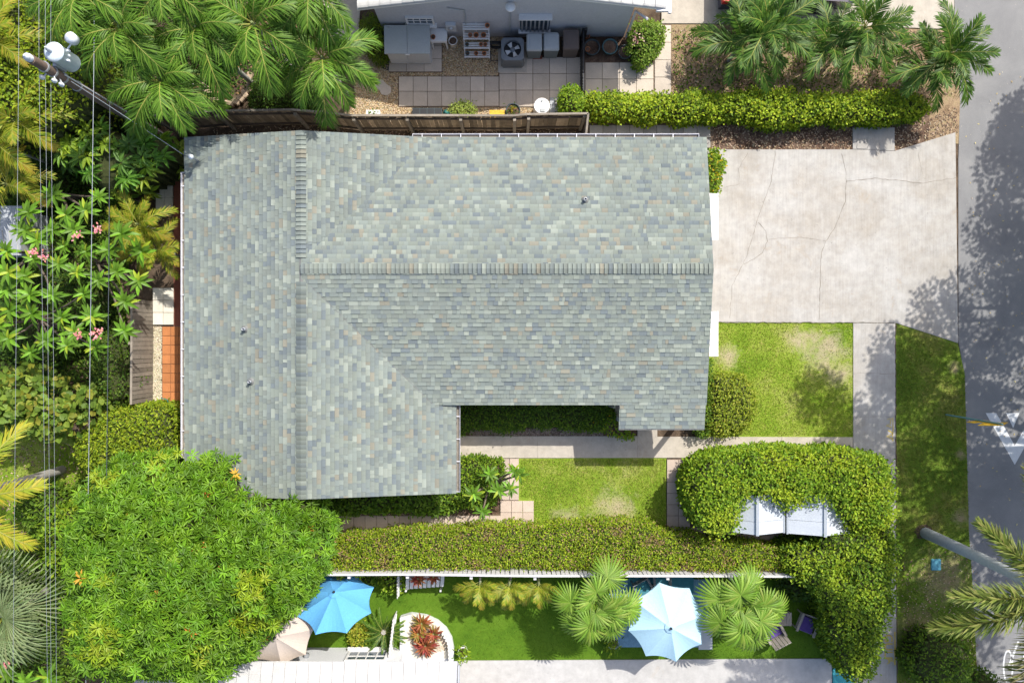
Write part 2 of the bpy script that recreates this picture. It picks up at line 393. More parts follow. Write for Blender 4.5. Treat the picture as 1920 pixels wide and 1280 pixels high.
def sample(poly, n, rng=RNG):
    a = np.array(poly); lo, hi = a.min(0), a.max(0); out = np.zeros((0, 2))
    while len(out) < n:
        q = rng.uniform(lo, hi, (max(n * 2, 64), 2)); out = np.concatenate([out, q[inpoly(q[:, 0], q[:, 1], poly)]])
    return out[:n]
def area(poly):
    n = len(poly); return abs(sum(poly[i][0] * poly[(i + 1) % n][1] - poly[(i + 1) % n][0] * poly[i][1] for i in range(n))) / 2
def plan(pp, h): return [tuple(P(x, y, h)[:2]) for x, y in pp]
def ell(cx, cy, rx, ry, n=14, wob=.1, rnd=random):
    return [(cx + rx * math.cos(2 * PI * k / n) * (1 + rnd.uniform(-wob, wob)), cy + ry * math.sin(2 * PI * k / n) * (1 + rnd.uniform(-wob, wob))) for k in range(n)]
G_BRIGHT = [(.20, .34, .022), (.15, .29, .018), (.26, .40, .03), (.10, .21, .014)]
G_MID = [(.11, .22, .018), (.08, .17, .014), (.15, .27, .022), (.06, .13, .012)]
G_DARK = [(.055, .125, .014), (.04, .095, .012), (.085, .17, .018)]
G_LIME = [(.25, .37, .02), (.19, .31, .018), (.31, .42, .03), (.13, .23, .014)]
def canopy(poly, zlow, ztop, dens, L, W, cols, wts=None, edge=.6, lump=.35, lamp=.25, depth=.25, flank=1.0, zbot=.05, ros=0, over=.08, seed=1, tips=None, core=True, gap=0.0, cd=0.0, spot=None, var=.18, droop=.15, rt=(.0, .5), updir=.25):
    """leaves over a lumpy mass on a plan outline: returns leaf geometry and a core mesh builder"""
    rng = np.random.default_rng(seed); A = area(poly); n = int(A * dens)
    K = max(3, int(A / (lump * lump * 1.3))); lc = sample(poly, K, rng); lr = lump * rng.uniform(.75, 1.35, K); lh = rng.uniform(0, 1, K)
    def hgt(x, y):
        d = edged(x, y, poly); t = np.clip(d / edge, 0, 1); dome = np.sqrt(np.maximum(0, 1 - (1 - t) ** 2))
        best = np.zeros(len(x)); near = np.full(len(x), 1e9); idx = np.zeros(len(x), int)
        for k in range(K):
            q = np.hypot(x - lc[k, 0], y - lc[k, 1]); b = np.sqrt(np.maximum(0, 1 - (q / (lr[k] * 1.5)) ** 2)) * (.65 + .35 * lh[k])
            m = b > best; best = np.where(m, b, best); m2 = q < near; near = np.where(m2, q, near); idx = np.where(m2, k, idx)
        return zlow + (ztop - zlow) * dome + lamp * (best - .7), best, idx
    xy = sample(poly, n, rng); z, best, idx = hgt(xy[:, 0], xy[:, 1])
    if gap > 0:
        keep = best > gap * rng.uniform(.4, 1, len(best)); xy, z, best, idx = xy[keep], z[keep], best[keep], idx[keep]
    n = len(xy); z = z - rng.exponential(depth * .4, n) + rng.uniform(0, .03, n)
    out = xy - lc[idx]; az = rng.uniform(0, 2 * PI, n)
    d = np.stack([out[:, 0] * 1.2 + np.cos(az) * .55, out[:, 1] * 1.2 + np.sin(az) * .55, rng.normal(updir, .3, n)], 1)
    p = np.concatenate([xy + rng.normal(0, over, (n, 2)), z[:, None]], 1)
    if flank > 0:
        per = [(Vector(poly[i]), Vector(poly[(i + 1) % len(poly)])) for i in range(len(poly))]; ln = np.array([(b - a).length for a, b in per])
        nf = int(ln.sum() * (zlow - zbot + .25) * dens * .55 * flank)
        if nf > 0:
            i = rng.choice(len(per), nf, p=ln / ln.sum()); t = rng.uniform(0, 1, nf); cen = np.array(poly).mean(0)
            a = np.array([tuple(q[0]) for q in per])[i]; b = np.array([tuple(q[1]) for q in per])[i]; q = a + (b - a) * t[:, None]
            sgn = 1 if sum(poly[k][0] * poly[(k + 1) % len(poly)][1] - poly[(k + 1) % len(poly)][0] * poly[k][1] for k in range(len(poly))) > 0 else -1
            nrm = unit(np.stack([(b - a)[:, 1], -(b - a)[:, 0]], 1)) * sgn
            q = q + nrm * rng.normal(-.03, .06, (nf, 1)); zz = rng.uniform(zbot, zlow + .2, nf); az = rng.uniform(0, 2 * PI, nf)
            dd = np.concatenate([nrm * .7 + np.stack([np.cos(az), np.sin(az)], 1) * .6, rng.normal(.1, .4, (nf, 1))], 1)
            p = np.concatenate([p, np.concatenate([q, zz[:, None]], 1)]); d = np.concatenate([d, dd]); n += nf
    up = np.tile(np.array([[0, 0, 1.0]]), (n, 1)) + rng.normal(0, .35, (n, 3))
    col = palette(n, cols, wts, var, rng)
    if tips is not None:
        k = max(1, int(len(lc) * tips[0])); sel = rng.choice(len(lc), k, replace=False)
        m = np.zeros(n, bool); m[:len(idx)] = np.isin(idx, sel); col[m] = palette(int(m.sum()), tips[1], None, .15, rng)
    if spot is not None:
        m = rng.uniform(0, 1, n) < spot[0]; col[m] = palette(int(m.sum()), spot[1], None, .15, rng)
    if ros:
        # whorls: each sample point becomes a ring of leaves
        az0 = rng.uniform(0, 2 * PI, n); gs = []
        tiltv = np.concatenate([d[:, :2] * .55, np.zeros((n, 1))], 1)
        ax = unit(np.array([[0, 0, 1.0]]) + tiltv + rng.normal(0, .18, (n, 3)))
        e1 = unit(np.cross(ax, np.array([[1.0, .13, .05]]))); e2 = np.cross(ax, e1)
        for k in range(ros):
            a = az0 + 2 * PI * k / ros * 1.0 + rng.normal(0, .22, n)
            el = rng.uniform(rt[0], rt[1], n)
            dk = (e1 * np.cos(a)[:, None] + e2 * np.sin(a)[:, None]) * np.cos(el)[:, None] + ax * np.sin(el)[:, None]
            gs.append(leaf_geo(p + dk * L * .08, dk, ax, L * rng.uniform(.75, 1.15, n), W * rng.uniform(.8, 1.15, n), col * rng.uniform(.85, 1.12, (n, 1)), droop))
        geo = cat_geo(gs)
    else:
        geo = leaf_geo(p, d, up, L * rng.uniform(.7, 1.25, n), W * rng.uniform(.75, 1.2, n), col, droop)
    cb = None
    if core:
        a = np.array(poly); lo, hi = a.min(0), a.max(0); g = max(.14, math.sqrt(A / 900)); cb = MB()
        nx, ny = int((hi[0] - lo[0]) / g) + 2, int((hi[1] - lo[1]) / g) + 2
        gx, gy = np.meshgrid(lo[0] + np.arange(nx + 1) * g, lo[1] + np.arange(ny + 1) * g, indexing='ij')
        zz = (hgt(gx.ravel(), gy.ravel())[0] - .16 - cd - depth * .5).reshape(gx.shape); zz = np.maximum(zz, zbot + .02)
        cx, cy = (gx[:-1, :-1] + g / 2).ravel(), (gy[:-1, :-1] + g / 2).ravel()
        ins = (inpoly(cx, cy, poly) & (edged(cx, cy, poly) > .06 + g * .4)).reshape(nx, ny)
        for i in range(nx):
            for j in range(ny):
                if not ins[i, j]: continue
                c = [(gx[a1, b1], gy[a1, b1], zz[a1, b1]) for a1, b1 in ((i, j), (i + 1, j), (i + 1, j + 1), (i, j + 1))]
                cb.face(c)
                for (di, dj), (s0, s1) in (((0, -1), (0, 1)), ((1, 0), (1, 2)), ((0, 1), (2, 3)), ((-1, 0), (3, 0))):
                    u, v = i + di, j + dj
                    if u < 0 or v < 0 or u >= nx or v >= ny or not ins[u, v]:
                        p0, p1 = c[s0], c[s1]; cb.face([(p0[0], p0[1], zbot), (p1[0], p1[1], zbot), p1, p0])
    return geo, cb
def shift(geo, b): return geo[0] - np.array([[b[0], b[1], b[2]]]), geo[1], geo[2]
def plant(name, px_poly, zref, label, cat, zlow, ztop, dens, L, W, cols, mat='leaf', group=None, trunk=None, extra=None, **kw):
    """a hedge, shrub or tree from its outline in the photo: thing > foliage, branches / trunk"""
    poly = plan(px_poly, zref); c = np.array(poly).mean(0); rj = random.Random(kw.get('seed', 1) * 7 + 3); q_ = []; am = min(.13, math.sqrt(area(poly)) * .05)
    for i in range(len(poly)):
        a_, b_ = Vector(poly[i]), Vector(poly[(i + 1) % len(poly)]); k_ = max(1, int((b_ - a_).length / .35))
        for j in range(k_): v_ = a_.lerp(b_, j / k_); q_.append((v_.x + rj.uniform(-am, am), v_.y + rj.uniform(-am, am)))
    poly = q_; base = Vector((c[0], c[1], 0))
    if trunk: base = Vector((trunk[0], trunk[1], 0))
    root = empty(name, base, 0, label, cat, group)
    geo, cb = canopy(poly, zlow, ztop, dens, L, W, cols, **kw)
    if extra: geo = cat_geo([geo] + extra)
    link('crown' if trunk else 'foliage', np_mesh(name + '_leaves', *shift(geo, base), M[mat]), root)
    if cb is not None and cb.f: cb.build('twigs', M['core'], root)
    zb = kw.get('zbot', .05)
    if trunk or cb is None or not cb.f:
        rng = random.Random(kw.get('seed', 1)); mb = MB()
        th = max(.3, zlow * .6); r0 = (trunk[2] if trunk else .05)
        mb.tube([base, base + Vector((rng.uniform(-.08, .08), rng.uniform(-.08, .08), th * .55)), base + Vector((rng.uniform(-.12, .12), rng.uniform(-.12, .12), th))], [r0 * 1.25, r0, r0 * .85], 9)
        mb.build('trunk', M['bark'], root)
        pts = sample(poly, 9 if trunk else 5, np.random.default_rng(kw.get('seed', 1)))
        for q in pts:
            e = Vector((base.x + (q[0] - base.x) * .82, base.y + (q[1] - base.y) * .82, zlow + (ztop - zlow) * .35)); s0 = base + Vector((0, 0, th * .9)); md = s0.lerp(e, .5) + Vector((0, 0, .15))
            lb = MB(); lb.tube([s0, md, e], [r0 * .6, r0 * .4, r0 * .12], 6); lb.build('limb', M['bark'], root)
    return root

# palm fronds -------------------------------------------------------
def frond_mesh(name, Lr, e0, e1, lmax, width, npair, cols, droop=.5, plumose=0.0, sweep=.9, seed=1, mat='frond', stalk=.12, tipcol=None):
    rng = np.random.default_rng(seed); m = 16; pts = [np.zeros(3)]; dirs = []
    for i in range(m):
        t = (i + .5) / m; e = e0 + (e1 - e0) * t ** 1.15; dv = np.array([math.cos(e), .06 * math.sin(t * 3 + seed), math.sin(e)]); dirs.append(dv); pts.append(pts[-1] + dv * Lr / m)
    pts = np.array(pts); dirs = np.array(dirs + [dirs[-1]])
    V, F, C = [], [], []
    def add(vs, fs, c): 
        o = len(V); V.extend(vs); F.extend([[a + o for a in f] for f in fs]); C.extend([c] * len(vs))
    pal = palette(npair * 2 + 2, cols, None, .12, rng)
    for i in range(m):      # the rachis as a flat three-sided bar
        r = .022 * (1 - .75 * i / m) * (Lr / 1.8); r2 = .022 * (1 - .75 * (i + 1) / m) * (Lr / 1.8); s = np.array([0, 1, 0]); u = np.array([0, 0, 1])
        a, b = pts[i], pts[i + 1]
        add([a - s * r, a + s * r, a + u * r, b - s * r2, b + s * r2, b + u * r2], [[0, 3, 5], [0, 5, 2], [2, 5, 4], [2, 4, 1]], np.array([.30, .34, .09]))
    for k in range(npair):
        t = stalk + (1 - stalk) * (k + .5) / npair; q = t * m; i = min(int(q), m - 1); p = pts[i] + (pts[i + 1] - pts[i]) * (q - i); d = dirs[i] / np.linalg.norm(dirs[i])
        l = lmax * (math.sin(PI * min(1, .18 + .74 * t)) ** .7) * rng.uniform(.88, 1.1)
        for sgn in (-1, 1):
            up0 = np.cross(d, np.array([0, 1.0, 0])); up0 = -up0 / np.linalg.norm(up0); up0 *= np.sign(up0[2]) if up0[2] else 1
            ang = sweep * (1 - .45 * t) + rng.normal(0, .11); roll = rng.normal(.18, .12) + (rng.uniform(-1.2, 1.2) * plumose)
            sd = np.array([0, sgn, 0]) * math.cos(roll) + up0 * math.sin(roll)
            ld = d * math.cos(ang) + sd * math.sin(ang); ld /= np.linalg.norm(ld)
            wv = np.cross(ld, up0); wv /= np.linalg.norm(wv); wv *= width / 2
            dr = np.array([0, 0, -1.0]) * l * droop * rng.uniform(.6, 1.3)
            mid = p + ld * l * .5 + dr * .18; tip = p + ld * l * .95 + dr * .62
            c = pal[(2 * k + (sgn > 0))]
            if tipcol is not None and t > .8: c = c * .5 + np.array(tipcol) * .5
            add([p - wv * .5, p + wv * .5, mid + wv, mid - wv, tip], [[0, 1, 2], [0, 2, 3], [3, 2, 4]], c)
    return np_mesh(name, np.array(V), np.array(F), np.array(C), M[mat])
def fan_mesh(name, R, nseg, cols, droop=.35, petiole=.6, e0=.6, spread=5.2, seed=1, mat='frond', w=1.0, pet=True):
    rng = np.random.default_rng(seed); V, F, C = [], [], []
    def add(vs, fs, c):
        o = len(V); V.extend([np.array(v) for v in vs]); F.extend([[a + o for a in f] for f in fs]); C.extend([np.array(c)] * len(vs))
    hub = np.array([math.cos(e0), 0, math.sin(e0)]) * petiole
    for sg in (-.012, .012): add([(0, sg - .012, 0), (0, sg + .012, .01), hub + np.array([0, sg * .6, 0])], [[0, 1, 2]], (.3, .36, .08))
    fwd = np.array([math.cos(e0 - .75), 0, math.sin(e0 - .75)]); sd = np.array([0, 1.0, 0]); up = np.cross(fwd, sd); up = up * np.sign(up[2])
    pal = palette(nseg, cols, None, .14, rng); da = spread / nseg
    for k in range(nseg):
        a = -spread / 2 + da * (k + .5); rl = R * (.72 + .28 * math.cos(a * .55)) * rng.uniform(.93, 1.06)
        def pt(r, aa, lift=0.0):
            v = fwd * math.cos(aa) + sd * math.sin(aa); return hub + v * r + up * (lift + .10 * r * (1 - abs(math.cos(aa)))) + np.array([0, 0, -1.0]) * droop * max(0, r - R * .45) ** 1.5
        hw = da * .5 * w
        vs = [hub, pt(rl * .5, a - hw, -.012), pt(rl * .5, a, .018), pt(rl * .5, a + hw, -.012), pt(rl * .78, a - hw * .6, -.008), pt(rl * .78, a, .012), pt(rl * .78, a + hw * .6, -.008), pt(rl, a)]
        add(vs, [[0, 1, 2], [0, 2, 3], [1, 4, 5], [1, 5, 2], [2, 5, 6], [2, 6, 3], [4, 7, 5], [5, 7, 6]], pal[k])
    return np_mesh(name, np.array(V), np.array(F), np.array(C), M[mat])
def palm(name, px, py, h, fronds, nf, label, group=None, r=.09, fs=1.0, trunkmat='palmtrunk', seed=1, lean=None, cat='palm', shaft=True, azr=None, sink=.0, droopz=0.0):
    """crown at photo position (px, py) at height h; the trunk stands below it"""
    rng = random.Random(seed); top = P(px, py, h); base = Vector((top.x, top.y, 0)) if lean is None else Vector((lean[0], lean[1], 0))
    root = empty(name, base, 0, label, cat, group)
    mid = base.lerp(top, .5) + Vector((rng.uniform(-.06, .06), rng.uniform(-.06, .06), 0))
    n = 9; pts = [base.lerp(mid, 2 * t) if t < .5 else mid.lerp(top, 2 * t - 1) for t in [i / (n - 1) for i in range(n)]]
    MB().tube(pts, [r * (1.25 - .35 * i / (n - 1)) for i in range(n)], 10).build('trunk', M[trunkmat], root)
    if shaft: MB().tube([top - Vector((0, 0, .45)), top - Vector((0, 0, .1)), top + Vector((0, 0, .12))], [r * 1.05, r * 1.1, r * .5], 9).build('crownshaft', M['stem'], root)
    for k in range(nf):
        az = (azr[k] if azr else 2 * PI * k * .381966 + rng.uniform(-.2, .2)); ring = k / max(1, nf - 1)
        me = fronds[min(len(fronds) - 1, int(ring * len(fronds)))]
        link('frond', me, root, (top - base) + Vector((math.cos(az) * r * .6, math.sin(az) * r * .6, -ring * .12)), (rng.uniform(-.18, .18), rng.uniform(-.1, .1) + droopz, az), [fs * rng.uniform(.86, 1.1)] * 3)
    return root

# ------------------------------------------------------------------ GROUND
def sheet(name, px, z, mat, thick=0.0, parent=None, kind='structure'):
    poly = plan(px, 0) ; mb = MB()
    if thick: mb.prism(poly, z - thick, z)
    else: mb.prism(poly, z - .003, z)
    o = mb.build(name, M[mat], parent)
    if kind and parent is None: o['kind'] = kind
    return o
g = MB(); g.face([(-300, -300, -.02), (300, -300, -.02), (300, 300, -.02), (-300, 300, -.02)]); g.build('ground', M['soil'])['kind'] = 'structure'
road = sheet('road', [(1786, -900), (1790, 60), (1800, 185), (1797, 300), (1797, 640), (1808, 700), (1812, 850), (1816, 1000), (1823, 1100), (1833, 1300), (1840, 2200), (2200, 2200), (2200, -900)], 0.0, 'asphalt')
sheet('mulch_bed', [(1100, 165), (1760, 165), (1800, 190), (1797, 262), (1660, 290), (1330, 284), (1100, 262)], .0, 'mulch')
sheet('dirt_yard', [(1257, 40), (1700, 40), (1788, 55), (1800, 190), (1797, 270), (1740, 265), (1745, 180), (1257, 180)], .004, 'drygrass')
front = sheet('lawn', [(1330, 602), (1600, 602), (1600, 820), (1310, 820)], .012, 'lawn')
yard = sheet('lawn', [(972, 856), (1250, 856), (1250, 1010), (972, 1010)], .012, 'lawn')
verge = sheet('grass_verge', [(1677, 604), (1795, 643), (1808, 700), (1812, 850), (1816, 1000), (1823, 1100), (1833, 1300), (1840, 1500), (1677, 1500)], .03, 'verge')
leftlawn = sheet('lawn', [(-120, 790), (130, 800), (165, 880), (130, 960), (60, 1010), (70, 1080), (-120, 1090)], .0, 'lawn')
turf = sheet('artificial_turf', [(540, 1040), (1580, 1040), (1580, 1242), (860, 1242), (540, 1225)], .012, 'turf')
drv = sheet('driveway', [(1300, 281), (1598, 281), (1676, 284), (1790, 249), (1795, 643), (1678, 605), (1300, 603)], .05, 'conc', .05)
sw = sheet('sidewalk', [(1599, 605.3), (1677.5, 606), (1678, 860), (1680, 1300), (1681, 1500), (1602, 1500), (1599, 858)], .045, 'conc', .045)
fw = sheet('front_walk', [(857, 817), (1195, 817), (1195, 800), (1232, 800), (1232, 818), (1598, 819), (1598, 857), (857, 858)], .045, 'walk', .045)
sheet('neighbour_driveway', [(1240, -400), (1786, -400), (1788, 56), (1620, 50), (1310, 45), (1240, 45)], .045, 'walk', .045)
sheet('side_path', [(600, -60), (680, -60), (672, 70), (640, 80), (600, 60)], .02, 'walk', .02)
pad = sheet('concrete_pad', [(1598, 240), (1676, 240), (1676, 283.2), (1598, 280.2)], .055, 'conc', .055)
sheet('white_walkway', [(858, 1237), (1558, 1233), (1562, 1500), (858, 1500)], .05, 'whitewalk', .05)
sheet('teal_walkway', [(1560, 1225), (1640, 1225), (1640, 1500), (1563, 1500)], .04, 'tealstep', .04)
sheet('gravel_bed', [(672, 60), (940, 60), (1000, 215), (1000, 235), (640, 235), (665, 190)], .006, 'drygrass')
sheet('brick_path', [(326, 318), (420, 318), (420, 611), (326, 611)], .02, 'brick', .02)
sheet('planting_bed', [(590, 900), (935, 856), (935, 968), (590, 985)], .004, 'mulch')
sheet('planting_bed', [(850, 740), (1200, 740), (1200, 816), (850, 816)], .004, 'mulch')
sheet('planting_bed', [(1270, 856), (1680, 856), (1680, 1280), (1560, 1280), (1540, 1070), (600, 1085), (600, 990), (1290, 1010)], .002, 'mulch')

def ribbon(mb, pts, w0, z, rng):
    pts = [P(x, y) for x, y in pts]; fine = []
    for a, b in zip(pts, pts[1:]):
        n = max(2, int((b - a).length / .12))
        for i in range(n): fine.append(a.lerp(b, i / n) + Vector((rng.uniform(-.018, .018), rng.uniform(-.018, .018), 0)))
    fine.append(pts[-1]); L, R = [], []
    for i, p in enumerate(fine):
        d = (fine[min(i + 1, len(fine) - 1)] - fine[max(0, i - 1)]).normalized(); s = Vector((-d.y, d.x, 0)) * w0 * rng.uniform(.25, 1.1) / 2
        L.append((p.x + s.x, p.y + s.y, z)); R.append((p.x - s.x, p.y - s.y, z))
    for i in range(len(fine) - 1): mb.face([R[i], R[i + 1], L[i + 1], L[i]])
rnd = random.Random(3)
Z6 = lambda l: [(1300 + x / 2.977, 230 + y / 2.977) for x, y in l]
for pts, wd in (([(850, 330), (1010, 312), (1280, 340), (1460, 310)], .022), ([(825, 178), (850, 290), (845, 440), (790, 580), (735, 665), (710, 730), (705, 890), (698, 1100)], .02), ([(415, 650), (600, 640), (735, 662)], .012),
                ([(360, 560), (405, 610), (410, 660), (385, 730), (280, 790)], .022), ([(455, 160), (430, 340), (370, 500), (290, 760), (215, 910), (200, 1090)], .016), ([(300, 170), (250, 260), (255, 345), (170, 365)], .012), ([(1250, 170), (1278, 310)], .01)):
    mb = MB(); ribbon(mb, Z6(pts), wd, .054, rnd); mb.build('crack', M['crack'], drv)
for pts in ([(1599, 700), (1678, 700)], [(1599, 780), (1678, 780)], [(1599, 860), (1678, 860)], [(1599, 940), (1678, 940)]):
    mb = MB(); ribbon(mb, pts, .012, .049, rnd); mb.build('joint', M['crack'], sw)
for x in (1008, 1195, 1330, 1465):
    mb = MB(); ribbon(mb, [(x, 818), (x, 857)], .012, .049, rnd); mb.build('joint', M['crack'], fw)
# joints between slabs are edges of the walks: thin dark strips
mb = MB(); ribbon(mb, [(1338, 604), (1598, 604.4), (1678, 605.6)], .03, .056, rnd); mb.build('joint', M['crack'], drv)
mb = MB(); ribbon(mb, [(1678, 605), (1679, 860), (1681, 1290)], .05, .048, rnd); mb.build('soil_edge', M['soil'], sw)
def blob(px, py, rx, ry, z, name, mat, parent):
    mb = MB(); mb.face([(q.x, q.y, z) for q in [P(*a) for a in ell(px, py, rx, ry, 16, .22, rnd)]][::-1]); return mb.build(name, M[mat], parent)

blob(1731, 996, 17, 13, .0345, 'bare_soil', 'soil', verge)

# pavers -----------------------------------------------------------------
PAV = {}
def paver_mesh(sx, sy, mat, hz=.05):
    k = (round(sx, 3), round(sy, 3), mat)
    if k not in PAV: PAV[k] = MB().box((0, 0, -hz / 2), (sx, sy, hz), bev=.006).mesh('paver', M[mat])
    return PAV[k]
def pavers(parent, x0, y0, nx, ny, sx, sy, mat, z=.04, name='paver', gap=.014, skip=None):
    for i in range(nx):
        for j in range(ny):
            if skip and skip(i, j): continue
            c = P(x0 + (i + .5) * sx, y0 + (j + .5) * sy); link(name, paver_mesh(sx * S - gap, sy * S - gap, mat), parent, (c.x, c.y, z + rnd.uniform(-.004, .004)), (rnd.uniform(-.006, .006), rnd.uniform(-.006, .006), rnd.uniform(-.006, .006)))
def pave_base(name, px, z=.012): return sheet(name, px, z, 'joint')
pb = pave_base('paved_path', [(747, 143), (936, 142), (936, 201), (747, 201)]); pavers(pb, 748, 144, 7, 2, 26.8, 28, 'paver')
pb = pave_base('paved_patio', [(935, 108), (1094, 108), (1094, 202), (935, 202)]); pavers(pb, 936, 108, 5, 3, 31.5, 31, 'paver')
pb = pave_base('paved_patio', [(728, 60), (830, 60), (830, 136), (728, 136)]); pavers(pb, 729, 62, 3, 3, 33.2, 24.4, 'paver')
pb = pave_base('paved_path', [(1096, 117), (1226, 117), (1226, 181), (1096, 181)]); pavers(pb, 1097, 118, 4, 2, 32, 31, 'paver')
pb = pave_base('paved_path', [(1226, 45), (1259, 45), (1259, 181), (1226, 181)]); pavers(pb, 1227, 48, 1, 4, 31, 32.5, 'paver')
pb = pave_base('side_paving', [(1103, 232), (1336, 232), (1336, 281), (1103, 281)]); pavers(pb, 1105, 235, 9, 1, 25.2, 24, 'pavergrey'); pavers(pb, 1105, 260, 9, 1, 25.2, 18, 'pavergrey')
pb = pave_base('paved_path', [(598, 964), (940, 964), (940, 997), (598, 997)]); pavers(pb, 600, 966, 16, 1, 21.2, 27, 'paverpink')
pb = pave_base('paved_path', [(938, 858), (1002, 938), (1002, 1012), (938, 1012)], .006)
pavers(pb, 938, 859, 2, 3, 17.5, 26, 'paverpink'); pavers(pb, 938, 938, 3, 3, 21, 22, 'paverpink')
pb = pave_base('paved_path', [(1249, 860), (1295, 860), (1295, 1012), (1249, 1012)]); pavers(pb, 1250, 861, 2, 7, 22, 21, 'paverpink')
pb = pave_base('paved_path', [(1294, 985), (1600, 985), (1600, 1014), (1294, 1014)]); pavers(pb, 1295, 988, 14, 1, 21.3, 24, 'paverpink')
pb = pave_base('tiled_path', [(303, 611), (420, 611), (420, 880), (303, 880)]); pavers(pb, 305, 612, 7, 15, 15.6, 17.5, 'tile', name='tile')
pb = pave_base('block_edging', [(288, 538), (330, 538), (330, 611), (288, 611)]); pavers(pb, 289, 540, 2, 3, 19.5, 23, 'block', z=.12, name='block')
pb = pave_base('block_edging', [(293, 325), (328, 325), (328, 395), (293, 395)]); pavers(pb, 294, 327, 2, 3, 16, 22, 'block', z=.1, name='block')

# gravel and grass (uncountable) -----------------------------------------
def pebbles(name, px, n, r0, r1, cols, label, z=.01, seed=5):
    rng = np.random.default_rng(seed); poly = plan(px, 0); q = sample(poly, n, rng); r = rng.uniform(r0, r1, (n, 1, 1)); a = rng.uniform(0, 2 * PI, n)
    o = np.array([[1, 0, 0], [0, 1, 0], [-1, 0, 0], [0, -1, 0], [0, 0, .75], [0, 0, -.5]]) * rng.uniform(.6, 1.25, (n, 6, 1))
    x = o[:, :, 0] * np.cos(a)[:, None] - o[:, :, 1] * np.sin(a)[:, None]; y = o[:, :, 0] * np.sin(a)[:, None] + o[:, :, 1] * np.cos(a)[:, None]
    V = np.stack([x, y, o[:, :, 2]], 2) * r + np.concatenate([q, np.full((n, 1), z)], 1)[:, None, :]
    f = np.array([[0, 1, 4], [1, 2, 4], [2, 3, 4], [3, 0, 4], [1, 0, 5], [2, 1, 5], [3, 2, 5], [0, 3, 5]])
    F = (np.arange(n)[:, None, None] * 6 + f[None]).reshape(-1, 3); C = np.repeat(palette(n, cols, None, .2, rng), 6, 0)
    tag(link(name, np_mesh(name, V.reshape(-1, 3), F, C, M['pebble'])), label, 'gravel', kind='stuff')
TAN = [(.55, .40, .22), (.42, .29, .15), (.65, .52, .34), (.5, .42, .3)]
pebbles('gravel', [(672, 60), (726, 60), (728, 137), (934, 137), (934, 142), (746, 142), (746, 203), (1000, 203), (1000, 218), (655, 216), (668, 190), (660, 130)], 9000, .018, .042, TAN, 'tan river gravel around the grey patio slabs')
pebbles('gravel', [(830, 60), (934, 60), (934, 142), (830, 142)], 5000, .018, .04, TAN, 'tan river gravel beside the air conditioner', seed=6)
pebbles('gravel', [(287, 611), (303, 611), (303, 760), (287, 760)], 2500, .02, .045, [(.55, .5, .36), (.42, .36, .24), (.66, .6, .46)], 'pale gravel strip beside the terracotta tiles', seed=7)
pebbles('gravel', [(612, 990), (720, 990), (640, 1015), (612, 1015)], 1500, .02, .04, [(.6, .5, .38), (.5, .38, .28)], 'pinkish gravel between paving and long hedge', seed=8)
pebbles('black_gravel', [(694, 100), (716, 92), (732, 115), (732, 135), (716, 128)], 900, .02, .04, [(.03, .035, .04), (.06, .065, .07)], 'black pebbles beside the grey storage shed', seed=9)
pebbles('bark_chips', [(880, 806), (1130, 800), (1130, 816), (880, 816)], 2500, .02, .045, [(.3, .23, .17), (.2, .14, .1), (.38, .31, .25)], 'brown bark chips along the front walk', seed=10)
def grass(name, px, n, hh, cols, label, z=.01, seed=5, fade=None):
    rng = np.random.default_rng(seed); poly = plan(px, 0); q = sample(poly, n, rng); a = rng.uniform(0, 2 * PI, n); b = np.concatenate([q, np.full((n, 1), z)], 1)
    keep = np.ones(n, bool)
    for px_, py_, r_ in PATCH:
        c_ = P(px_, py_); dd = np.hypot(q[:, 0] - c_.x, q[:, 1] - c_.y) / (r_ * S); keep &= rng.uniform(0, 1, n) > np.clip(1.1 - dd * .8, 0, .75)
    q, a, b = q[keep], a[keep], b[keep]; n = len(q)
    ln = rng.normal(0, .45, (n, 2)); h = hh * rng.uniform(.5, 1.3, (n, 1)); s = np.stack([np.cos(a), np.sin(a), np.zeros(n)], 1) * .011
    t = b + np.concatenate([ln, np.ones((n, 1))], 1) * h; V = np.stack([b - s, b + s, t], 1).reshape(-1, 3); F = np.arange(n * 3).reshape(-1, 3)
    tag(link(name, np_mesh(name, V, F, np.repeat(palette(n, cols, None, .25, rng), 3, 0), M['grass'])), label, 'grass', kind='stuff')
GL = [(.2, .33, .03), (.28, .38, .05), (.15, .27, .02), (.42, .38, .16)]
grass('grass', [(1340, 606), (1598, 606), (1598, 816), (1325, 816)], 22000, .05, GL, 'patchy front lawn grass beside the driveway', seed=1)
grass('grass', [(976, 860), (1248, 860), (1248, 985), (1002, 990), (1000, 935), (976, 930)], 18000, .05, GL, 'sunlit lawn grass between front walk and clipped hedge', seed=2)
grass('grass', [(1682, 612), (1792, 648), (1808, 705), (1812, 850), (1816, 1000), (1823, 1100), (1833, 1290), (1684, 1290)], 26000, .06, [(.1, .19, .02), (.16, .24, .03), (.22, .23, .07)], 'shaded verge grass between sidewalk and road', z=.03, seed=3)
grass('artificial_grass', [(560, 1085), (1558, 1085), (1558, 1233), (860, 1236), (760, 1225), (560, 1212)], 30000, .035, [(.08, .17, .012), (.12, .22, .018), (.15, .25, .03)], 'smooth green turf pile in the garden with umbrellas', seed=4)
grass('grass', [(-60, 800), (130, 805), (160, 880), (120, 960), (50, 1010), (60, 1060), (-60, 1060)], 9000, .06, [(.15, .28, .02), (.22, .33, .04)], 'bright grass in the back yard below sea grape', seed=5)
grass('grass', [(1260, 50), (1790, 60), (1795, 185), (1260, 180)], 5000, .05, [(.4, .3, .17), (.3, .22, .12), (.16, .22, .04)], 'dry straw grass under the clump palms', seed=6)
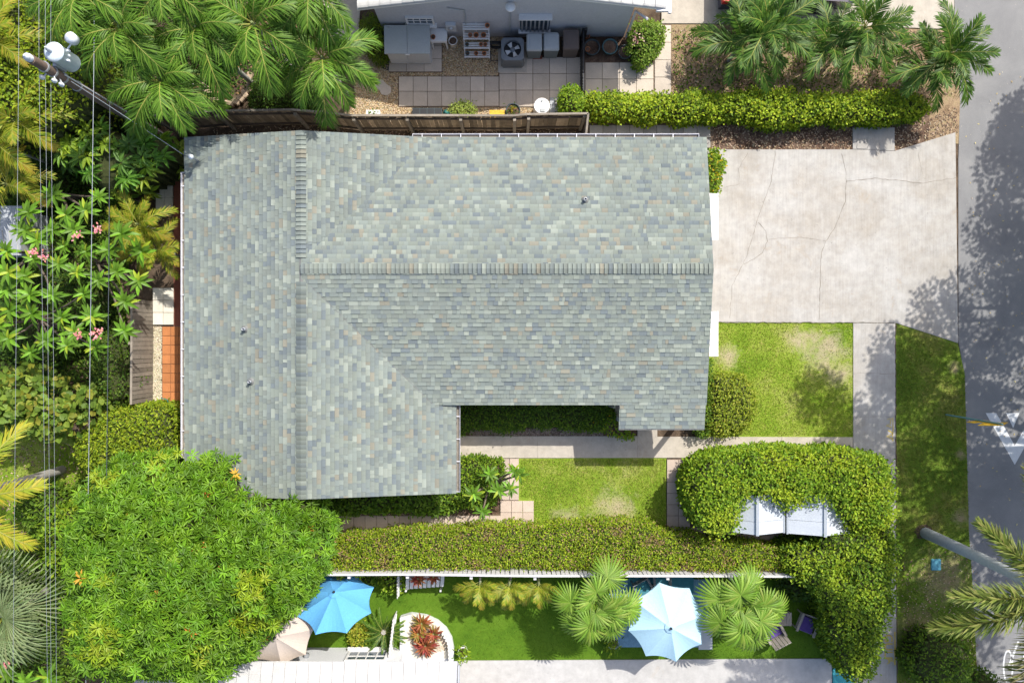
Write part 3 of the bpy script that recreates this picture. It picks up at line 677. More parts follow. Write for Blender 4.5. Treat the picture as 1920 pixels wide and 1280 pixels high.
def litter(name, px, n, label, cols, z=.02, L=.07, seed=1):
    rng = np.random.default_rng(seed); q = sample(plan(px, 0), n, rng); a = rng.uniform(0, 2 * PI, n)
    p = np.concatenate([q, np.full((n, 1), z) + rng.uniform(0, .015, (n, 1))], 1); d = np.stack([np.cos(a), np.sin(a), rng.normal(.05, .1, n)], 1)
    V, F, C = leaf_geo(p, d, np.tile([[0, 0, 1.0]], (n, 1)), L * rng.uniform(.6, 1.3, n), L * .45, palette(n, cols, None, .25, rng), .05)
    tag(link(name, np_mesh(name, V, F, C, M['litter'])), label, 'leaf litter', kind='stuff')
BR = [(.35, .24, .14), (.24, .15, .09), (.45, .35, .24), (.14, .09, .06)]
litter('leaf_litter', [(1104, 226), (1740, 222), (1795, 200), (1795, 255), (1660, 284), (1330, 280), (1330, 232), (1104, 232)], 2600, 'brown fallen leaves in the bed between hedge and driveway', BR, .01, .08, 1)
litter('leaf_litter', [(1260, 50), (1780, 60), (1790, 178), (1260, 178)], 2200, 'dry leaves on bare dirt under the clump palms', BR, .012, .09, 2)
litter('leaf_litter', [(1800, 100), (1920, 100), (1930, 1280), (1835, 1280), (1812, 800)], 130, 'yellow leaves scattered on the asphalt road', [(.55, .4, .12), (.5, .42, .3), (.6, .5, .2)], .006, .07, 3)
litter('leaf_litter', [(200, 150), (340, 230), (340, 420), (210, 420), (240, 780), (60, 1000), (140, 1270), (0, 1280), (0, 0), (150, 0)], 5200, 'brown fallen leaves under the back yard trees', BR, .004, .1, 4)
litter('leaf_litter', [(1560, 1110), (1500, 1110), (1545, 1200), (1562, 1200)], 60, 'yellow leaves on turf beside purple seat', [(.6, .45, .1), (.5, .5, .2)], .03, .07, 5)
litter('leaf_litter', [(400, 210), (1100, 216), (1100, 258), (400, 258)], 1500, 'brown leaves between wooden fence and roof', BR, .006, .08, 6)
litter('leaf_litter', [(1690, 1050), (1830, 1020), (1830, 1280), (1690, 1280)], 700, 'dry leaves on the verge by the tilted trunk', BR, .06, .07, 7)
litter('mulch_chips', [(600, 945), (870, 945), (870, 966), (600, 966)], 1500, 'bark chips along shrubs below the roof', BR, .01, .06, 8)

# ------------------------------------------------------------------ MAIN HOUSE
RX, RY, ZA, ZB, PT = -6.76, 2.33, 3.45, 3.50, .2
AN, AS, AW, AE = 6.76, -5.06, -10.84, -1.867
BN, BS, BE = 6.75, -2.09, 6.45
PX0, PX1, PS = 3.56, 6.42, -2.95
zA = lambda x: ZA - PT * abs(x - RX)
zB = lambda y: ZB - PT * abs(y - RY)
house = empty('house', (-2.2, .9, 0), 0, 'low house with grey green shingle gable roofs beside concrete driveway', 'house')
o = .45
wl = MB(); wl.prism([(AW + o, AS + o), (AE - o, AS + o), (AE - o, BS + o), (PX0 + .3, BS + o), (BE - o, BS + o), (BE - o, BN - o), (AW + o, AN - o)], 0, 2.42)
wl.build('wall', M['cream'], house)
for x0, x1, yg, rx, f in ((AW + o, AE - o, AS + o, RX, 1),):
    pass
g1 = MB(); t = .12; 
def gable(pts, n, th=.1):
    mb = MB(); q = [Vector(p) for p in pts]; nv = Vector(n) * th
    mb.face(q); mb.face([p + nv for p in q][::-1])
    for a, b in zip(q, q[1:] + q[:1]): mb.face([a, a + nv, b + nv, b])
    return mb
gable([(AW + o, AS + o, 2.42), (AE - o, AS + o, 2.42), (RX, AS + o, ZA - .12)], (0, .1, 0)).build('gable_wall', M['cream'], house)
gable([(AW + o, AN - o, 2.42), (AE - o, AN - o, 2.42), (RX, AN - o, ZA - .12)], (0, -.1, 0)).build('gable_wall', M['cream'], house)
gable([(BE - o, BS + o, 2.42), (BE - o, BN - o, 2.42), (BE - o, RY, ZB - .12)], (-.1, 0, 0)).build('gable_wall', M['cream'], house)
def slab(mb, a, b, c, d, th=.09):
    q = [Vector(p) for p in (a, b, c, d)]; dn = Vector((0, 0, -th))
    mb.raw(q + [p + dn for p in q], [(0, 1, 2, 3), (7, 6, 5, 4), (0, 4, 5, 1), (1, 5, 6, 2), (2, 6, 7, 3), (3, 7, 4, 0)])
rf = MB(); e = .02
slab(rf, (AW, AS, zA(AW)), (RX, AS, ZA), (RX, AN, ZA), (AW, AN, zA(AW)))
slab(rf, (RX, AS, ZA), (AE, AS, zA(AE)), (AE, BS + .6, zA(AE)), (RX, BS + .6, ZA))
slab(rf, (RX, BS + .6, ZA), (AE - 1.0, BS + .6, zA(AE - 1.0)), (AE - 1.0, AN, zA(AE - 1)), (RX, AN, ZA))
slab(rf, (RX + .02, RY, ZB), (BE, RY, ZB), (BE, BN, zB(BN)), (RX + 3.4, BN, zB(BN)))
slab(rf, (RX + .02, RY, ZB), (RX + 4.2, BS, zB(BS)), (BE, BS, zB(BS)), (BE, RY, ZB))
slab(rf, (PX0, BS - .001, zB(BS)), (PX0, PS, zB(PS)), (PX1, PS, zB(PS)), (PX1, BS - .001, zB(BS)))
roof = rf.build('roof', M['fascia'], house)
roof['label'] = 'grey green shingle roof with raised ridge caps'
PAL = [lin(c) for c in ((150, 160, 152), (143, 152, 147), (133, 144, 146), (121, 133, 141), (160, 156, 141), (171, 180, 171), (152, 163, 158), (139, 150, 148))]
_pm = [sum(c[k] for c in PAL) / len(PAL) for k in range(3)]
PAL = [tuple((_pm[k] + (c[k] - _pm[k]) * .85) * .78 * (1.0, 1.0, .96)[k] for k in range(3)) for c in PAL]
PW = [5, 5, 3, 2.2, 1.6, 2.2, 4, 4]
rs = random.Random(21)
tabs = []     # (corner points top of tab, colour, pixel size)
def slope(u0, u1, smax, pt, ok, course=.138, lift=.012):
    """pt(u, s) -> point on the roof plane, s measured down the slope in plan"""
    k = 0; s = .06
    while s < smax:
        s1 = min(s + course, smax + .015); u = u0 + rs.uniform(-.2, 0)
        runc = None
        while u < u1:
            wd = rs.choice((.10, .13, .16, .16, .2, .24, .3)); ua, ub = max(u, u0), min(u + wd, u1); u += wd
            if ub - ua < .03 or not ok((ua + ub) / 2, (s + s1) / 2): continue
            c = rs.choices(PAL, PW)[0]; f = rs.uniform(.9, 1.08); c = tuple(x * f for x in c)
            lf = lift * rs.choice((.6, 1.0, 1.5, 2.2)); up = Vector((0, 0, 1))
            a, b = pt(ua + .002, s) + up * .003, pt(ub - .002, s) + up * .003; cc, d = pt(ub - .002, s1) + up * lf, pt(ua + .002, s1) + up * lf
            a2, b2, c2, d2 = [q - up * .02 for q in (a, b, cc, d)]
            tabs.append(([a, b, cc, d], [a2, b2, c2, d2], c))
        s += course; k += 1
visA = lambda x, y: (zA(x) > zB(y) - .03) or y < BS or x < RX
visB = lambda x, y: zB(y) > zA(x) - .03
slope(AS, AN, RX - AW, lambda u, s: Vector((RX - s, u, zA(RX - s))), lambda u, s: True)
slope(AS, AN, AE - RX, lambda u, s: Vector((RX + s, u, zA(RX + s))), lambda u, s: visA(RX + s, u))
slope(RX, BE, BN - RY, lambda u, s: Vector((u, RY + s, zB(RY + s))), lambda u, s: visB(u, RY + s))
slope(RX, BE, RY - BS, lambda u, s: Vector((u, RY - s, zB(RY - s))), lambda u, s: visB(u, RY - s) or u > AE)
slope(PX0, PX1, BS - PS, lambda u, s: Vector((u, BS - s + .06, zB(BS - s + .06))), lambda u, s: True)
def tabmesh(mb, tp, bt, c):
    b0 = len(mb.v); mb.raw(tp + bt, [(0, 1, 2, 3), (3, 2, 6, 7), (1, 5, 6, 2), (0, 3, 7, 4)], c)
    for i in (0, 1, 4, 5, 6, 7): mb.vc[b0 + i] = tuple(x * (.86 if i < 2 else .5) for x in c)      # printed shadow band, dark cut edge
    f = mb.f[-4]
    a, b, cc = [Vector(mb.v[i]) for i in f[:3]]
    if (b - a).cross(cc - a).z < 0:
        for k in range(-4, 0): mb.f[k] = tuple(reversed(mb.f[k]))
order = sorted(range(len(tabs)), key=lambda i: -((tabs[i][0][1] - tabs[i][0][0]).length + rs.uniform(0, .02)))
big = set(order[:300]); fld = MB()
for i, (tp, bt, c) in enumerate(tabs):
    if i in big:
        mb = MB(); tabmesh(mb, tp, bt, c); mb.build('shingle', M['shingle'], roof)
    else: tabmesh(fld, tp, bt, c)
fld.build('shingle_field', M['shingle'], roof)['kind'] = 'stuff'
# ridge caps
def ridge(name, p0, p1, half, drop, seed, step=.145):
    r = random.Random(seed); d = (p1 - p0); n = int(d.length / step); d.normalize(); s = Vector((-d.y, d.x, 0)); up = Vector((0, 0, 1))
    for k in range(n):
        a, b = p0 + d * (k * step), p0 + d * ((k + 1) * step + .012); l0, l1 = .014, .05
        c = r.choices(PAL, PW)[0]; f = r.uniform(.85, 1.06); c = tuple(x * f for x in c); mb = MB()
        v = [a + s * half - up * (drop - l0), a + up * l0, a - s * half - up * (drop - l0), b + s * half - up * (drop - l1), b + up * l1, b - s * half - up * (drop - l1)]
        vb = [p - up * .03 for p in v[3:]]
        mb.raw(v + vb, [(0, 1, 4, 3), (1, 2, 5, 4), (3, 4, 7, 6), (4, 5, 8, 7)], c)
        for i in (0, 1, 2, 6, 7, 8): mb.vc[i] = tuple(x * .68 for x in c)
        fa = [Vector(mb.v[i]) for i in mb.f[0][:3]]
        if (fa[1] - fa[0]).cross(fa[2] - fa[0]).z < 0: mb.f = [tuple(reversed(q)) for q in mb.f]
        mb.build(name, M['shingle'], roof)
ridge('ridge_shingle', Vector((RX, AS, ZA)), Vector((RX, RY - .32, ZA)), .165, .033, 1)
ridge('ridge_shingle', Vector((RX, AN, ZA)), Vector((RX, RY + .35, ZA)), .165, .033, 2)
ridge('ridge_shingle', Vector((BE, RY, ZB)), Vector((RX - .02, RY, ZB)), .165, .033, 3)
for pts in (((RX + .3, RY - .55), (RX + 4.13, BS + .03)), ((RX + .3, RY + .55), (RX + 4.13, BN - .1))):
    mb = MB(); a, b = pts; n = 24
    for i in range(n):
        t0, t1 = i / n, (i + 1) / n; q = []
        for tt, sg in ((t0, -1), (t1, -1), (t1, 1), (t0, 1)):
            x = a[0] + (b[0] - a[0]) * tt; y = a[1] + (b[1] - a[1]) * tt; x += sg * .012; z = max(zA(x), zB(y)) + .016; q.append(Vector((x, y, z)))
        if (q[1] - q[0]).cross(q[2] - q[0]).z < 0: q.reverse()
        mb.face(q)
    if pts[1][1] < 0: mb.build('valley_seam', M['fascia'], roof)
# gutters
def gutter(a, b, out, brk=.72):
    a, b, out = Vector(a), Vector(b), Vector(out); d = (b - a).normalized(); L = (b - a).length; up = Vector((0, 0, 1))
    prof = [(0.0, .0), (.0, -.1), (.1, -.1), (.115, .0), (.125, .0), (.11, -.115), (-.0, -.115)]
    mb = MB(); mb2 = MB()
    for (r0, z0), (r1, z1) in zip(prof, prof[1:]): mb.face([a + out * r0 + up * z0, b + out * r0 + up * z0, b + out * r1 + up * z1, a + out * r1 + up * z1])
    for p in (a, b): mb.box(p + out * .055 - up * .055, (.12 if abs(out.x) else .008, .12 if abs(out.y) else .008, .12))
    og = mb.build('gutter', M['alu'], house)
    mb2.face([a + out * .004 - up * .085, b + out * .004 - up * .085, b + out * .108 - up * .085, a + out * .108 - up * .085]); mb2.build('gutter_trough', M['gutterin'], og)
    n = int(L / brk)
    for k in range(n):
        c = a + d * (brk * (k + .5)) + out * .06 + up * .004
        mb3 = MB(); mb3.box(c, (.022 if abs(d.x) > .5 else .13, .022 if abs(d.y) > .5 else .13, .008)); mb3.build('gutter_hanger', M['alu'], og)
gutter((-3.3, BN + .012, zB(BN) - .01), (6.2, BN + .012, zB(BN) - .01), (0, 1, 0), .64)
gutter((AW - .012, 5.6, zA(AW) - .01), (AW - .012, -3.85, zA(AW) - .01), (-1, 0, 0), .9)
gutter((AE + .012, BS - .03, zA(AE) - .01), (AE + .012, AS + .05, zA(AE) - .01), (1, 0, 0), .75)
# vent pipes, mast, awnings, downspout elbow
for px, py in ((1097, 375), (459, 617), (471, 715)):
    c = P(px, py, 3.1); zz = max(zA(c.x) if c.x < -2 else 0, zB(c.y) if c.x > -2 else 0)
    if c.x < -2: zz = zA(c.x)
    c.z = zz; v = MB(); v.lathe(c, [(.05, -.05), (.05, .22), (.035, .22), (.035, .05)], 14, caps=False); v.build('vent_pipe', M['metal'], house)
    v = MB(); v.lathe(c, [(.13, -.03), (.12, .02), (.06, .06)], 14, caps=False); v.build('vent_boot', M['fascia'], house)
mp = P(372, 302, 2.75); mt = MB(); mt.tube([mp - Vector((0, 0, .3)), mp + Vector((0, 0, .55))], .035, 10); msm = mt.build('service_mast', M['metal'], house)
wt = mp + Vector((0, 0, .55)); mb = MB(); mb.lathe(wt, [(.06, -.03), (.085, .02), (.075, .09), (.02, .13)], 12); mb.build('weatherhead', M['porcelain'], msm)
mb = MB(); mb.tube([wt + Vector((-.05, 0, .05)), wt + Vector((-.2, .04, -.02)), wt + Vector((-.26, .08, .1))], .012, 6); mb.build('drip_loop', M['cableblack'], msm)
def awning(y0, y1):
    mb = MB(); xw, xo = BE - .45, 7.02; n = 8
    for k in range(n):
        a, b = y0 + (y1 - y0) * k / n, y0 + (y1 - y0) * (k + 1) / n - .012
        slab(mb, (xw, a, 2.25), (xo, a, 1.95), (xo, b, 1.95), (xw, b, 2.25), .03)
    mb.box(((xo - .02), (y0 + y1) / 2, 1.93), (.03, abs(y1 - y0), .06)); return mb.build('window_awning', M['white'], house)
awning(P(1345, 450, 2).y, P(1345, 362, 2).y); awning(P(1345, 668, 2).y, P(1345, 583, 2).y)
mb = MB(); q = P(1153, 762, 2.45); mb.tube([q + Vector((0, .1, .05)), q + Vector((.02, -.05, -.2)), q + Vector((-.02, -.12, -2.3))], .035, 8); mb.build('downspout', M['metal'], house)
for sx in (PX0 + .25, PX1 - .2):
    mb = MB(); mb.box((sx, PS + .2, 1.15), (.14, .14, 2.3)); mb.build('porch_post', M['white'], house)
st = MB(); st.box((5.05, -2.35, .09), (2.6, .7, .16)); st.build('porch_step', M['walk'], house)

# ------------------------------------------------------------------ NEIGHBOUR HOUSE ABOVE (grey stucco, white tile roof)
nh = empty('neighbour_house', P(946, 69), 0, 'grey stucco house with white tiled roof behind the bins', 'house')
WY = P(0, 69).y; wx0, wx1, AP = -4.62, 4.08, 4.05; axm = 0.0
zN = lambda x: AP - .245 * abs(x - axm)
mb = MB(); mb.prism([(wx0, WY), (wx1, WY), (wx1, WY + 9), (wx0, WY + 9)], 0, 2.62); mb.build('wall', M['stucco'], nh)
gable([(wx0, WY, 2.62), (wx1, WY, 2.62), (wx1, WY, zN(wx1) - .1), (axm, WY, AP - .1), (wx0, WY, zN(wx0) - .1)], (0, 1, 0), .12).build('gable_wall', M['stucco'], nh)
ry = WY - .22; rm = MB()
slab(rm, (-5.1, ry, zN(-5.1)), (axm, ry, AP), (axm, ry + 9.4, AP), (-5.1, ry + 9.4, zN(-5.1)), .1)
slab(rm, (axm, ry, AP), (5.15, ry, zN(5.15)), (5.15, ry + 9.4, zN(5.15)), (axm, ry + 9.4, AP), .1)
nr = rm.build('roof', M['white'], nh)
TM = MB()
for i in range(6):
    a0, a1 = PI * i / 6, PI * (i + 1) / 6; r = .155
    TM.face([(-.2, -r * math.cos(a0), .05 * math.sin(a0) + .025), (.2, -r * math.cos(a0), .05 * math.sin(a0)), (.2, -r * math.cos(a1), .05 * math.sin(a1)), (-.2, -r * math.cos(a1), .05 * math.sin(a1) + .025)][::-1])
TM.face([(-.2, -.155, 0), (-.2, -.08, .068), (-.2, .08, .068), (-.2, .155, 0)]); TM.face([(.2, -.155, 0), (.2, -.08, .043), (.2, .08, .043), (.2, .155, 0)][::-1])
TM = TM.mesh('roof_tile', M['rooftile'])
for sgn in (-1, 1):
    for k in range(13):
        for j in range(3):
            x = axm + sgn * (.25 + k * .385); xx = x
            link('roof_tile', TM, nr, Vector((xx, ry + .16 + j * .315, zN(xx) + .02)) - wloc(nr), (0, math.atan(.245) * sgn, 0 if sgn > 0 else 0), (1 if sgn < 0 else -1, 1, 1) if False else None)
mb = MB(); mb.box((5.2, ry + 4.5, zN(5.15) - .05), (.1, 9.2, .12)); mb.build('gutter', M['alu'], nh)
mb = MB(); mb.box((5.0, ry - .03, zN(5.0) - .06), (.5, .05, .12)); mb.build('gutter_end', M['alu'], nh)
ds0 = P(1196, 38, 2.55); mb = MB(); mb.tube([ds0 + Vector((.3, 0, .1)), Vector((4.16, WY - .06, 2.3)), Vector((4.16, WY - .06, .15))], .045, 8); mb.build('downspout', M['alu'], nh)
def wall_window(px0, px1, pyb, pyt, parent, wy, out, nx, name='window', bars=1):
    """window on a wall at y=wy; heights come from where its top and bottom project"""
    def hz(py): 
        k = abs(640 - py) * S; return HC * (1 - abs(wy) / k)
    h0, h1 = hz(pyb), hz(pyt); hm = (h0 + h1) / 2; x0, x1 = P(px0, 0, hm).x, P(px1, 0, hm).x; r = MB(); t = .06
    for c, d in ((((x0 + x1) / 2, wy + out * .03, h0), (x1 - x0 + t, .1, t)), (((x0 + x1) / 2, wy + out * .03, h1), (x1 - x0 + t, .1, t)), ((x0, wy + out * .03, (h0 + h1) / 2), (t, .1, h1 - h0 - t)), ((x1, wy + out * .03, (h0 + h1) / 2), (t, .1, h1 - h0 - t))): r.box(c, d)
    f = r.build(name, M['white'], parent)
    m2 = MB(); m2.box(((x0 + x1) / 2, wy + out * .012, (h0 + h1) / 2), (x1 - x0 - t, .02, h1 - h0 - t)); m2.build('pane', M['glass'], f)
    for k in range(1, nx):
        x = x0 + (x1 - x0) * k / nx; m3 = MB(); m3.box((x, wy + out * .04, (h0 + h1) / 2), (.03, .03, h1 - h0 - t)); m3.build('muntin', M['white'], f)
    for k in range(1, bars + 1):
        z = h0 + (h1 - h0) * k / (bars + 1); m3 = MB(); m3.box(((x0 + x1) / 2, wy + out * .036, z), (x1 - x0 - t, .024, .03)); m3.build('muntin', M['white'], f)
    s = MB(); s.box(((x0 + x1) / 2, wy + out * .08, h0 - .06), (x1 - x0 + .2, .16, .06)); s.build('sill', M['white'], f)
    return f
wall_window(763, 812, 43, 31, nh, WY, -1, 4)
# hurricane shutter panel over a window
hb = MB(); h0, h1 = .65, 1.9; x0, x1 = P(975, 0, 1.2).x, P(1031, 0, 1.2).x
wn = MB(); wn.box(((x0 + x1) / 2, WY - .02, (h0 + h1) / 2), (x1 - x0, .03, h1 - h0)); wn = wn.build('shuttered_window', M['glass'], nh)
for k in range(7):
    x = x0 + (x1 - x0) * (k + .5) / 7; m = MB(); m.box((x, WY - .09, (h0 + h1) / 2), (.05, .05, h1 - h0)); m.build('shutter_slat', M['metal'], wn)
for z, dd in ((h1, .2), (h0, .16)):
    m = MB(); m.box(((x0 + x1) / 2, WY - dd / 2, z), (x1 - x0 + .1, dd, .06)); m.build('shutter_rail', M['white'], wn)
m = MB(); m.box((P(845, 0, 1.2).x, WY - .07, 1.05), (.36, .14, .5), bev=.01); eb = m.build('meter_box', M['resinlight'], nh)
m = MB(); x = P(845, 0, 1.2).x; m.lathe((0, 0, 0), [(.09, 0), (.08, .06), (.03, .08)], 14)
m.v = [(x + a, WY - .14 - c, 1.1 + b) for a, b, c in m.v]; m.build('meter_dial', M['metal'], eb)
for pts in ([(838, 2.5), (870, 2.3), (874, 1.0)], [(956, 2.6), (956, .4)]):
    m = MB(); m.tube([(P(px, 0, z).x, WY - .04, z) for px, z in pts], .022, 6); m.build('conduit', M['resin'], nh)
m = MB(); q = P(957, -2, 2.9); m.lathe((q.x, WY - .16, 2.85), [(.02, .06), (.16, .05), (.17, 0), (.1, -.06)], 20); m.build('wall_lamp', M['plastic'], nh)

# ------------------------------------------------------------------ NEIGHBOUR HOUSE BELOW (white)
BY = P(0, 1213).y; bh = empty('white_house', P(640, 1225), 0, 'white stucco house with flat white roof tiles beside mango tree', 'house')
bx0, bx1 = P(300, 0).x, P(758, 0).x
mb = MB(); mb.prism([(bx0, BY), (bx1, BY), (bx1, BY - 8), (bx0, BY - 8)], 0, 2.5); mb.build('wall', M['whitestucco'], bh)
zE = 2.42; by = BY + .47; bpt = .28; zW = lambda y: zE + bpt * (by - y)
tx0, tx1 = P(245, 0, 2.5).x, P(857, 0, 2.5).x
# the eave runs along the wall; the roof rises away from the garden
rm = MB(); slab(rm, (tx0, by, zE), (tx0, by - 4, zW(by - 4)), (tx1, by - 4, zW(by - 4)), (tx1, by, zE), .1)
br = rm.build('roof', M['whitestucco'], bh)
FT = MB(); FT.box((0, 0, .012), (.385, .4, .024), bev=.004); FT = FT.mesh('roof_tile', M['rooftile'])
nt_ = int((tx1 - tx0) / .395)
for i in range(nt_):
    for j in range(3):
        x = tx0 + .2 + i * .395 + (.0 if j % 2 else 0); y = by - .17 - j * .37; link('roof_tile', FT, br, Vector((x, y, zW(y) + .022 + .004 * ((i * 7 + j * 3) % 3))) - wloc(br), (-math.atan(bpt) + .03, 0, 0))
mb = MB(); mb.box((tx1 + .06, by - 2, zW(by - 2) + 0.0), (.06, 4, .2), rot=(-math.atan(bpt), 0, 0)); mb.build('verge_trim', M['metal'], bh)
wall_window(462, 532, 1222, 1240, bh, BY, 1, 4)
wall_window(652, 724, 1222, 1240, bh, BY, 1, 4)
m = MB(); q = P(575, 1217, .9); m.lathe((q.x, BY + .08, .9), [(.02, -.05), (.09, -.05), (.1, .05), (.06, .1)], 14); m.build('wall_lamp', M['metal'], bh)

# ------------------------------------------------------------------ FENCES
BOARD = {}
def fence(name, pts, h, bw, label, mat='fencewood', rail='fencedark', post='plank', nrail=2, side=1, pstep=2.2, gap=.012, top=None, wob=.03, th=.022):
    """board fence along plan points: thing > board, rail, post"""
    pts = [Vector((p[0], p[1], 0)) for p in pts]; root = empty(name, pts[0], 0, label, 'fence'); r = random.Random(len(label))
    for a, b in zip(pts, pts[1:]):
        d = b - a; L = d.length; d.normalize(); az = math.atan2(d.y, d.x); nrm = Vector((-d.y, d.x, 0)) * side
        n = max(1, int(round(L / bw))); w = L / n; k = (round(w, 3), h, mat)
        if k not in BOARD:
            m = MB(); hw = (w - gap) / 2
            m.prism([(-hw, -th / 2), (hw, -th / 2), (hw, th / 2), (-hw, th / 2)], 0, h, bottom=True); BOARD[k] = m.mesh('board', M[mat])
        for i in range(n):
            c = a + d * (w * (i + .5)); link('board', BOARD[k], root, c - pts[0] + Vector((0, 0, r.uniform(-.0, wob))), (r.uniform(-.012, .012), r.uniform(-.008, .008), az), (1, 1, r.uniform(1 - wob, 1)))
        for q in range(nrail):
            z = h * (.18 + .66 * q / max(1, nrail - 1)); m = MB(); m.box((a + b) / 2 + nrm * .04 + Vector((0, 0, z)), (L, .045, .09), rot=(0, 0, az)); m.build('rail', M[rail], root)
        if top: m = MB(); m.box((a + b) / 2 + Vector((0, 0, h + .012)), (L, .07, .03), rot=(0, 0, az)); m.build('cap_rail', M[top], root)
        np_ = max(1, int(round(L / pstep)))
        for i in range(np_):
            c = a + d * (L * i / np_ + .06) + nrm * .115; m = MB(); m.box(c + Vector((0, 0, h * .48)), (.1, .1, h * .96), rot=(0, 0, az)); m.build('post', M[post], root)
    return root
T = lambda pp, h: [P(x, y, h) for x, y in pp]
fence('wooden_fence', T([(287, 217), (402, 208), (549, 206), (611, 211), (659, 216.5), (860, 216.5), (961, 217), (988, 214.5), (1103, 213), (1099, 252)], 1.8), 1.8, .15, 'weathered wooden board fence between the roof and gravel yard', side=-1, top='plank')
fence('side_fence', T([(247, 560), (247, 640), (246, 758)], 1.6), 1.6, .15, 'grey plank fence beside gravel strip and terracotta tiles', mat='plank', side=-1, top='plank')
fence('white_fence', T([(540, 1077), (760, 1076), (1000, 1079), (1250, 1079), (1490, 1080)], 1.75), 1.75, .16, 'white vinyl fence behind the long hedge', mat='vinyl', rail='vinyl', post='vinyl', side=-1, top='vinyl', wob=.0, gap=.03)
fence('metal_gate', T([(1093, 50), (1093, 168)], 1.1), 1.1, .1, 'narrow black metal gate beside the brown bin', mat='black', rail='black', post='black', gap=.06, side=1, pstep=3)

# ------------------------------------------------------------------ THINGS IN THE GRAVEL YARD
def at(px, py, h=0): return P(px, py, h)
# grey storage shed
def box_pts(px0, py0, px1, py1, h): a, b = P(px0, py0, h), P(px1, py1, h); return a.x, b.x, b.y, a.y
x0, x1, y0, y1 = box_pts(720, 48, 806, 97, 1.25)
ss = empty('storage_shed', ((x0 + x1) / 2, (y0 + y1) / 2, 0), 0, 'grey resin storage shed with sloped lid under small window', 'shed')
mb = MB(); mb.box(((x0 + x1) / 2, (y0 + y1) / 2, .54), (x1 - x0 - .1, y1 - y0 - .08, 1.08), bev=.03); mb.build('body', M['resinlight'], ss)
xm = (x0 + x1) / 2
for a, b in ((x0, xm - .006), (xm + .006, x1)):
    mb = MB(); slab(mb, (a, y0 - .04, 1.16), (b, y0 - .04, 1.16), (b, y1, 1.27), (a, y1, 1.27), .06); mb.build('lid', M['resin'], ss)
    mb = MB(); mb.box(((a + b) / 2, y0 + .035, .56), (b - a - .14, .05, .98), bev=.01); mb.build('door', M['resinlight'], ss)
mb = MB(); mb.box((xm, y0 - .055, 1.1), (.16, .03, .05)); mb.build('latch', M['plastic'], ss)
# white potting table with arched legs
x0, x1, y0, y1 = box_pts(806, 53, 838, 78, .8)
tb = empty('potting_table', ((x0 + x1) / 2, (y0 + y1) / 2, 0), 0, 'white plastic potting table with arched legs and sink', 'table')
mb = MB(); mb.box(((x0 + x1) / 2, (y0 + y1) / 2, .78), (x1 - x0, y1 - y0, .05), bev=.02); mb.build('table_top', M['plastic'], tb)
mb = MB(); mb.box(((x0 + x1) / 2, y0 + .02, .7), (x1 - x0 - .05, .03, .12)); mb.build('apron', M['plastic'], tb)
for sx, sy in ((x0 + .05, y0 + .05), (x1 - .05, y0 + .05), (x0 + .05, y1 - .05), (x1 - .05, y1 - .05)):
    mb = MB(); mb.tube([(sx, sy, 0), (sx, sy, .45), (sx + (.03 if sx < (x0 + x1) / 2 else -.03), sy, .76)], [.03, .035, .06], 8); mb.build('leg', M['plastic'], tb)
def pot(name, px, py, h, r, hh, mat, label, cat='pot', soil='mulch', group=None, n=18):
    c = P(px, py, h + hh); b = Vector((c.x, c.y, h)); root = empty(name, b, 0, label, cat, group)
    mb = MB(); mb.lathe(b, [(r * .68, 0), (r * .95, hh * .86), (r, hh * .86), (r, hh), (r * .86, hh), (r * .82, hh * .8)], n, caps=False); mb.raw([b + Vector((r * .68 * math.cos(2 * PI * k / n), r * .68 * math.sin(2 * PI * k / n), 0)) for k in range(n)], [tuple(reversed(range(n)))]); mb.build('pot_wall', M[mat], root)
    mb = MB(); mb.lathe(b, [(r * .84, hh * .82), (r * .4, hh * .85), (.001, hh * .86)], n, caps=False); mb.build('potting_soil', M[soil], root)
    return root
pot('flower_pot', 812, 69, .806, .085, .12, 'terracotta', 'orange clay pot standing on the white potting table')
pot('bucket', 849, 76, .0, .165, .42, 'plastic', 'white plastic bucket of dark soil beside the shelf rack', 'bucket')
# white shelf rack
x0, x1 = P(869, 0, .7).x, P(918, 0, .7).x; yb, yf = P(0, 44, 1.25).y, P(0, 106, .2).y
rk = empty('shelf_rack', ((x0 + x1) / 2, (yb + yf) / 2, 0), 0, 'white stepped plant rack with terracotta pots by grey wall', 'rack')
ST = [(1.2, .02), (.86, .28), (.52, .54), (.2, .80)]
for z, f in ST:
    y = yb + (yf - yb) * f
    for k in range(3):
        mb = MB(); mb.box(((x0 + x1) / 2, y - k * .085, z), (x1 - x0, .06, .022)); mb.build('shelf_slat', M['white'], rk)
for x in (x0 + .02, x1 - .02):
    mb = MB(); mb.tube([(x, yb + .03, 1.22), (x, yf, .02)], .025, 6); mb.build('side_rail', M['white'], rk)
    mb = MB(); mb.tube([(x, yb + .03, 1.22), (x, yb + .04, 0)], .025, 6); mb.build('leg', M['white'], rk)
mb = MB(); mb.tube([((x0 + x1) / 2, yb + .03, 1.24), ((x0 + x1) / 2, yb + (yf - yb) * .3, .86)], .018, 6); mb.build('brace', M['white'], rk)
hs = {0: 1.211, 1: .871, 2: .531, 3: .211}
k = 0
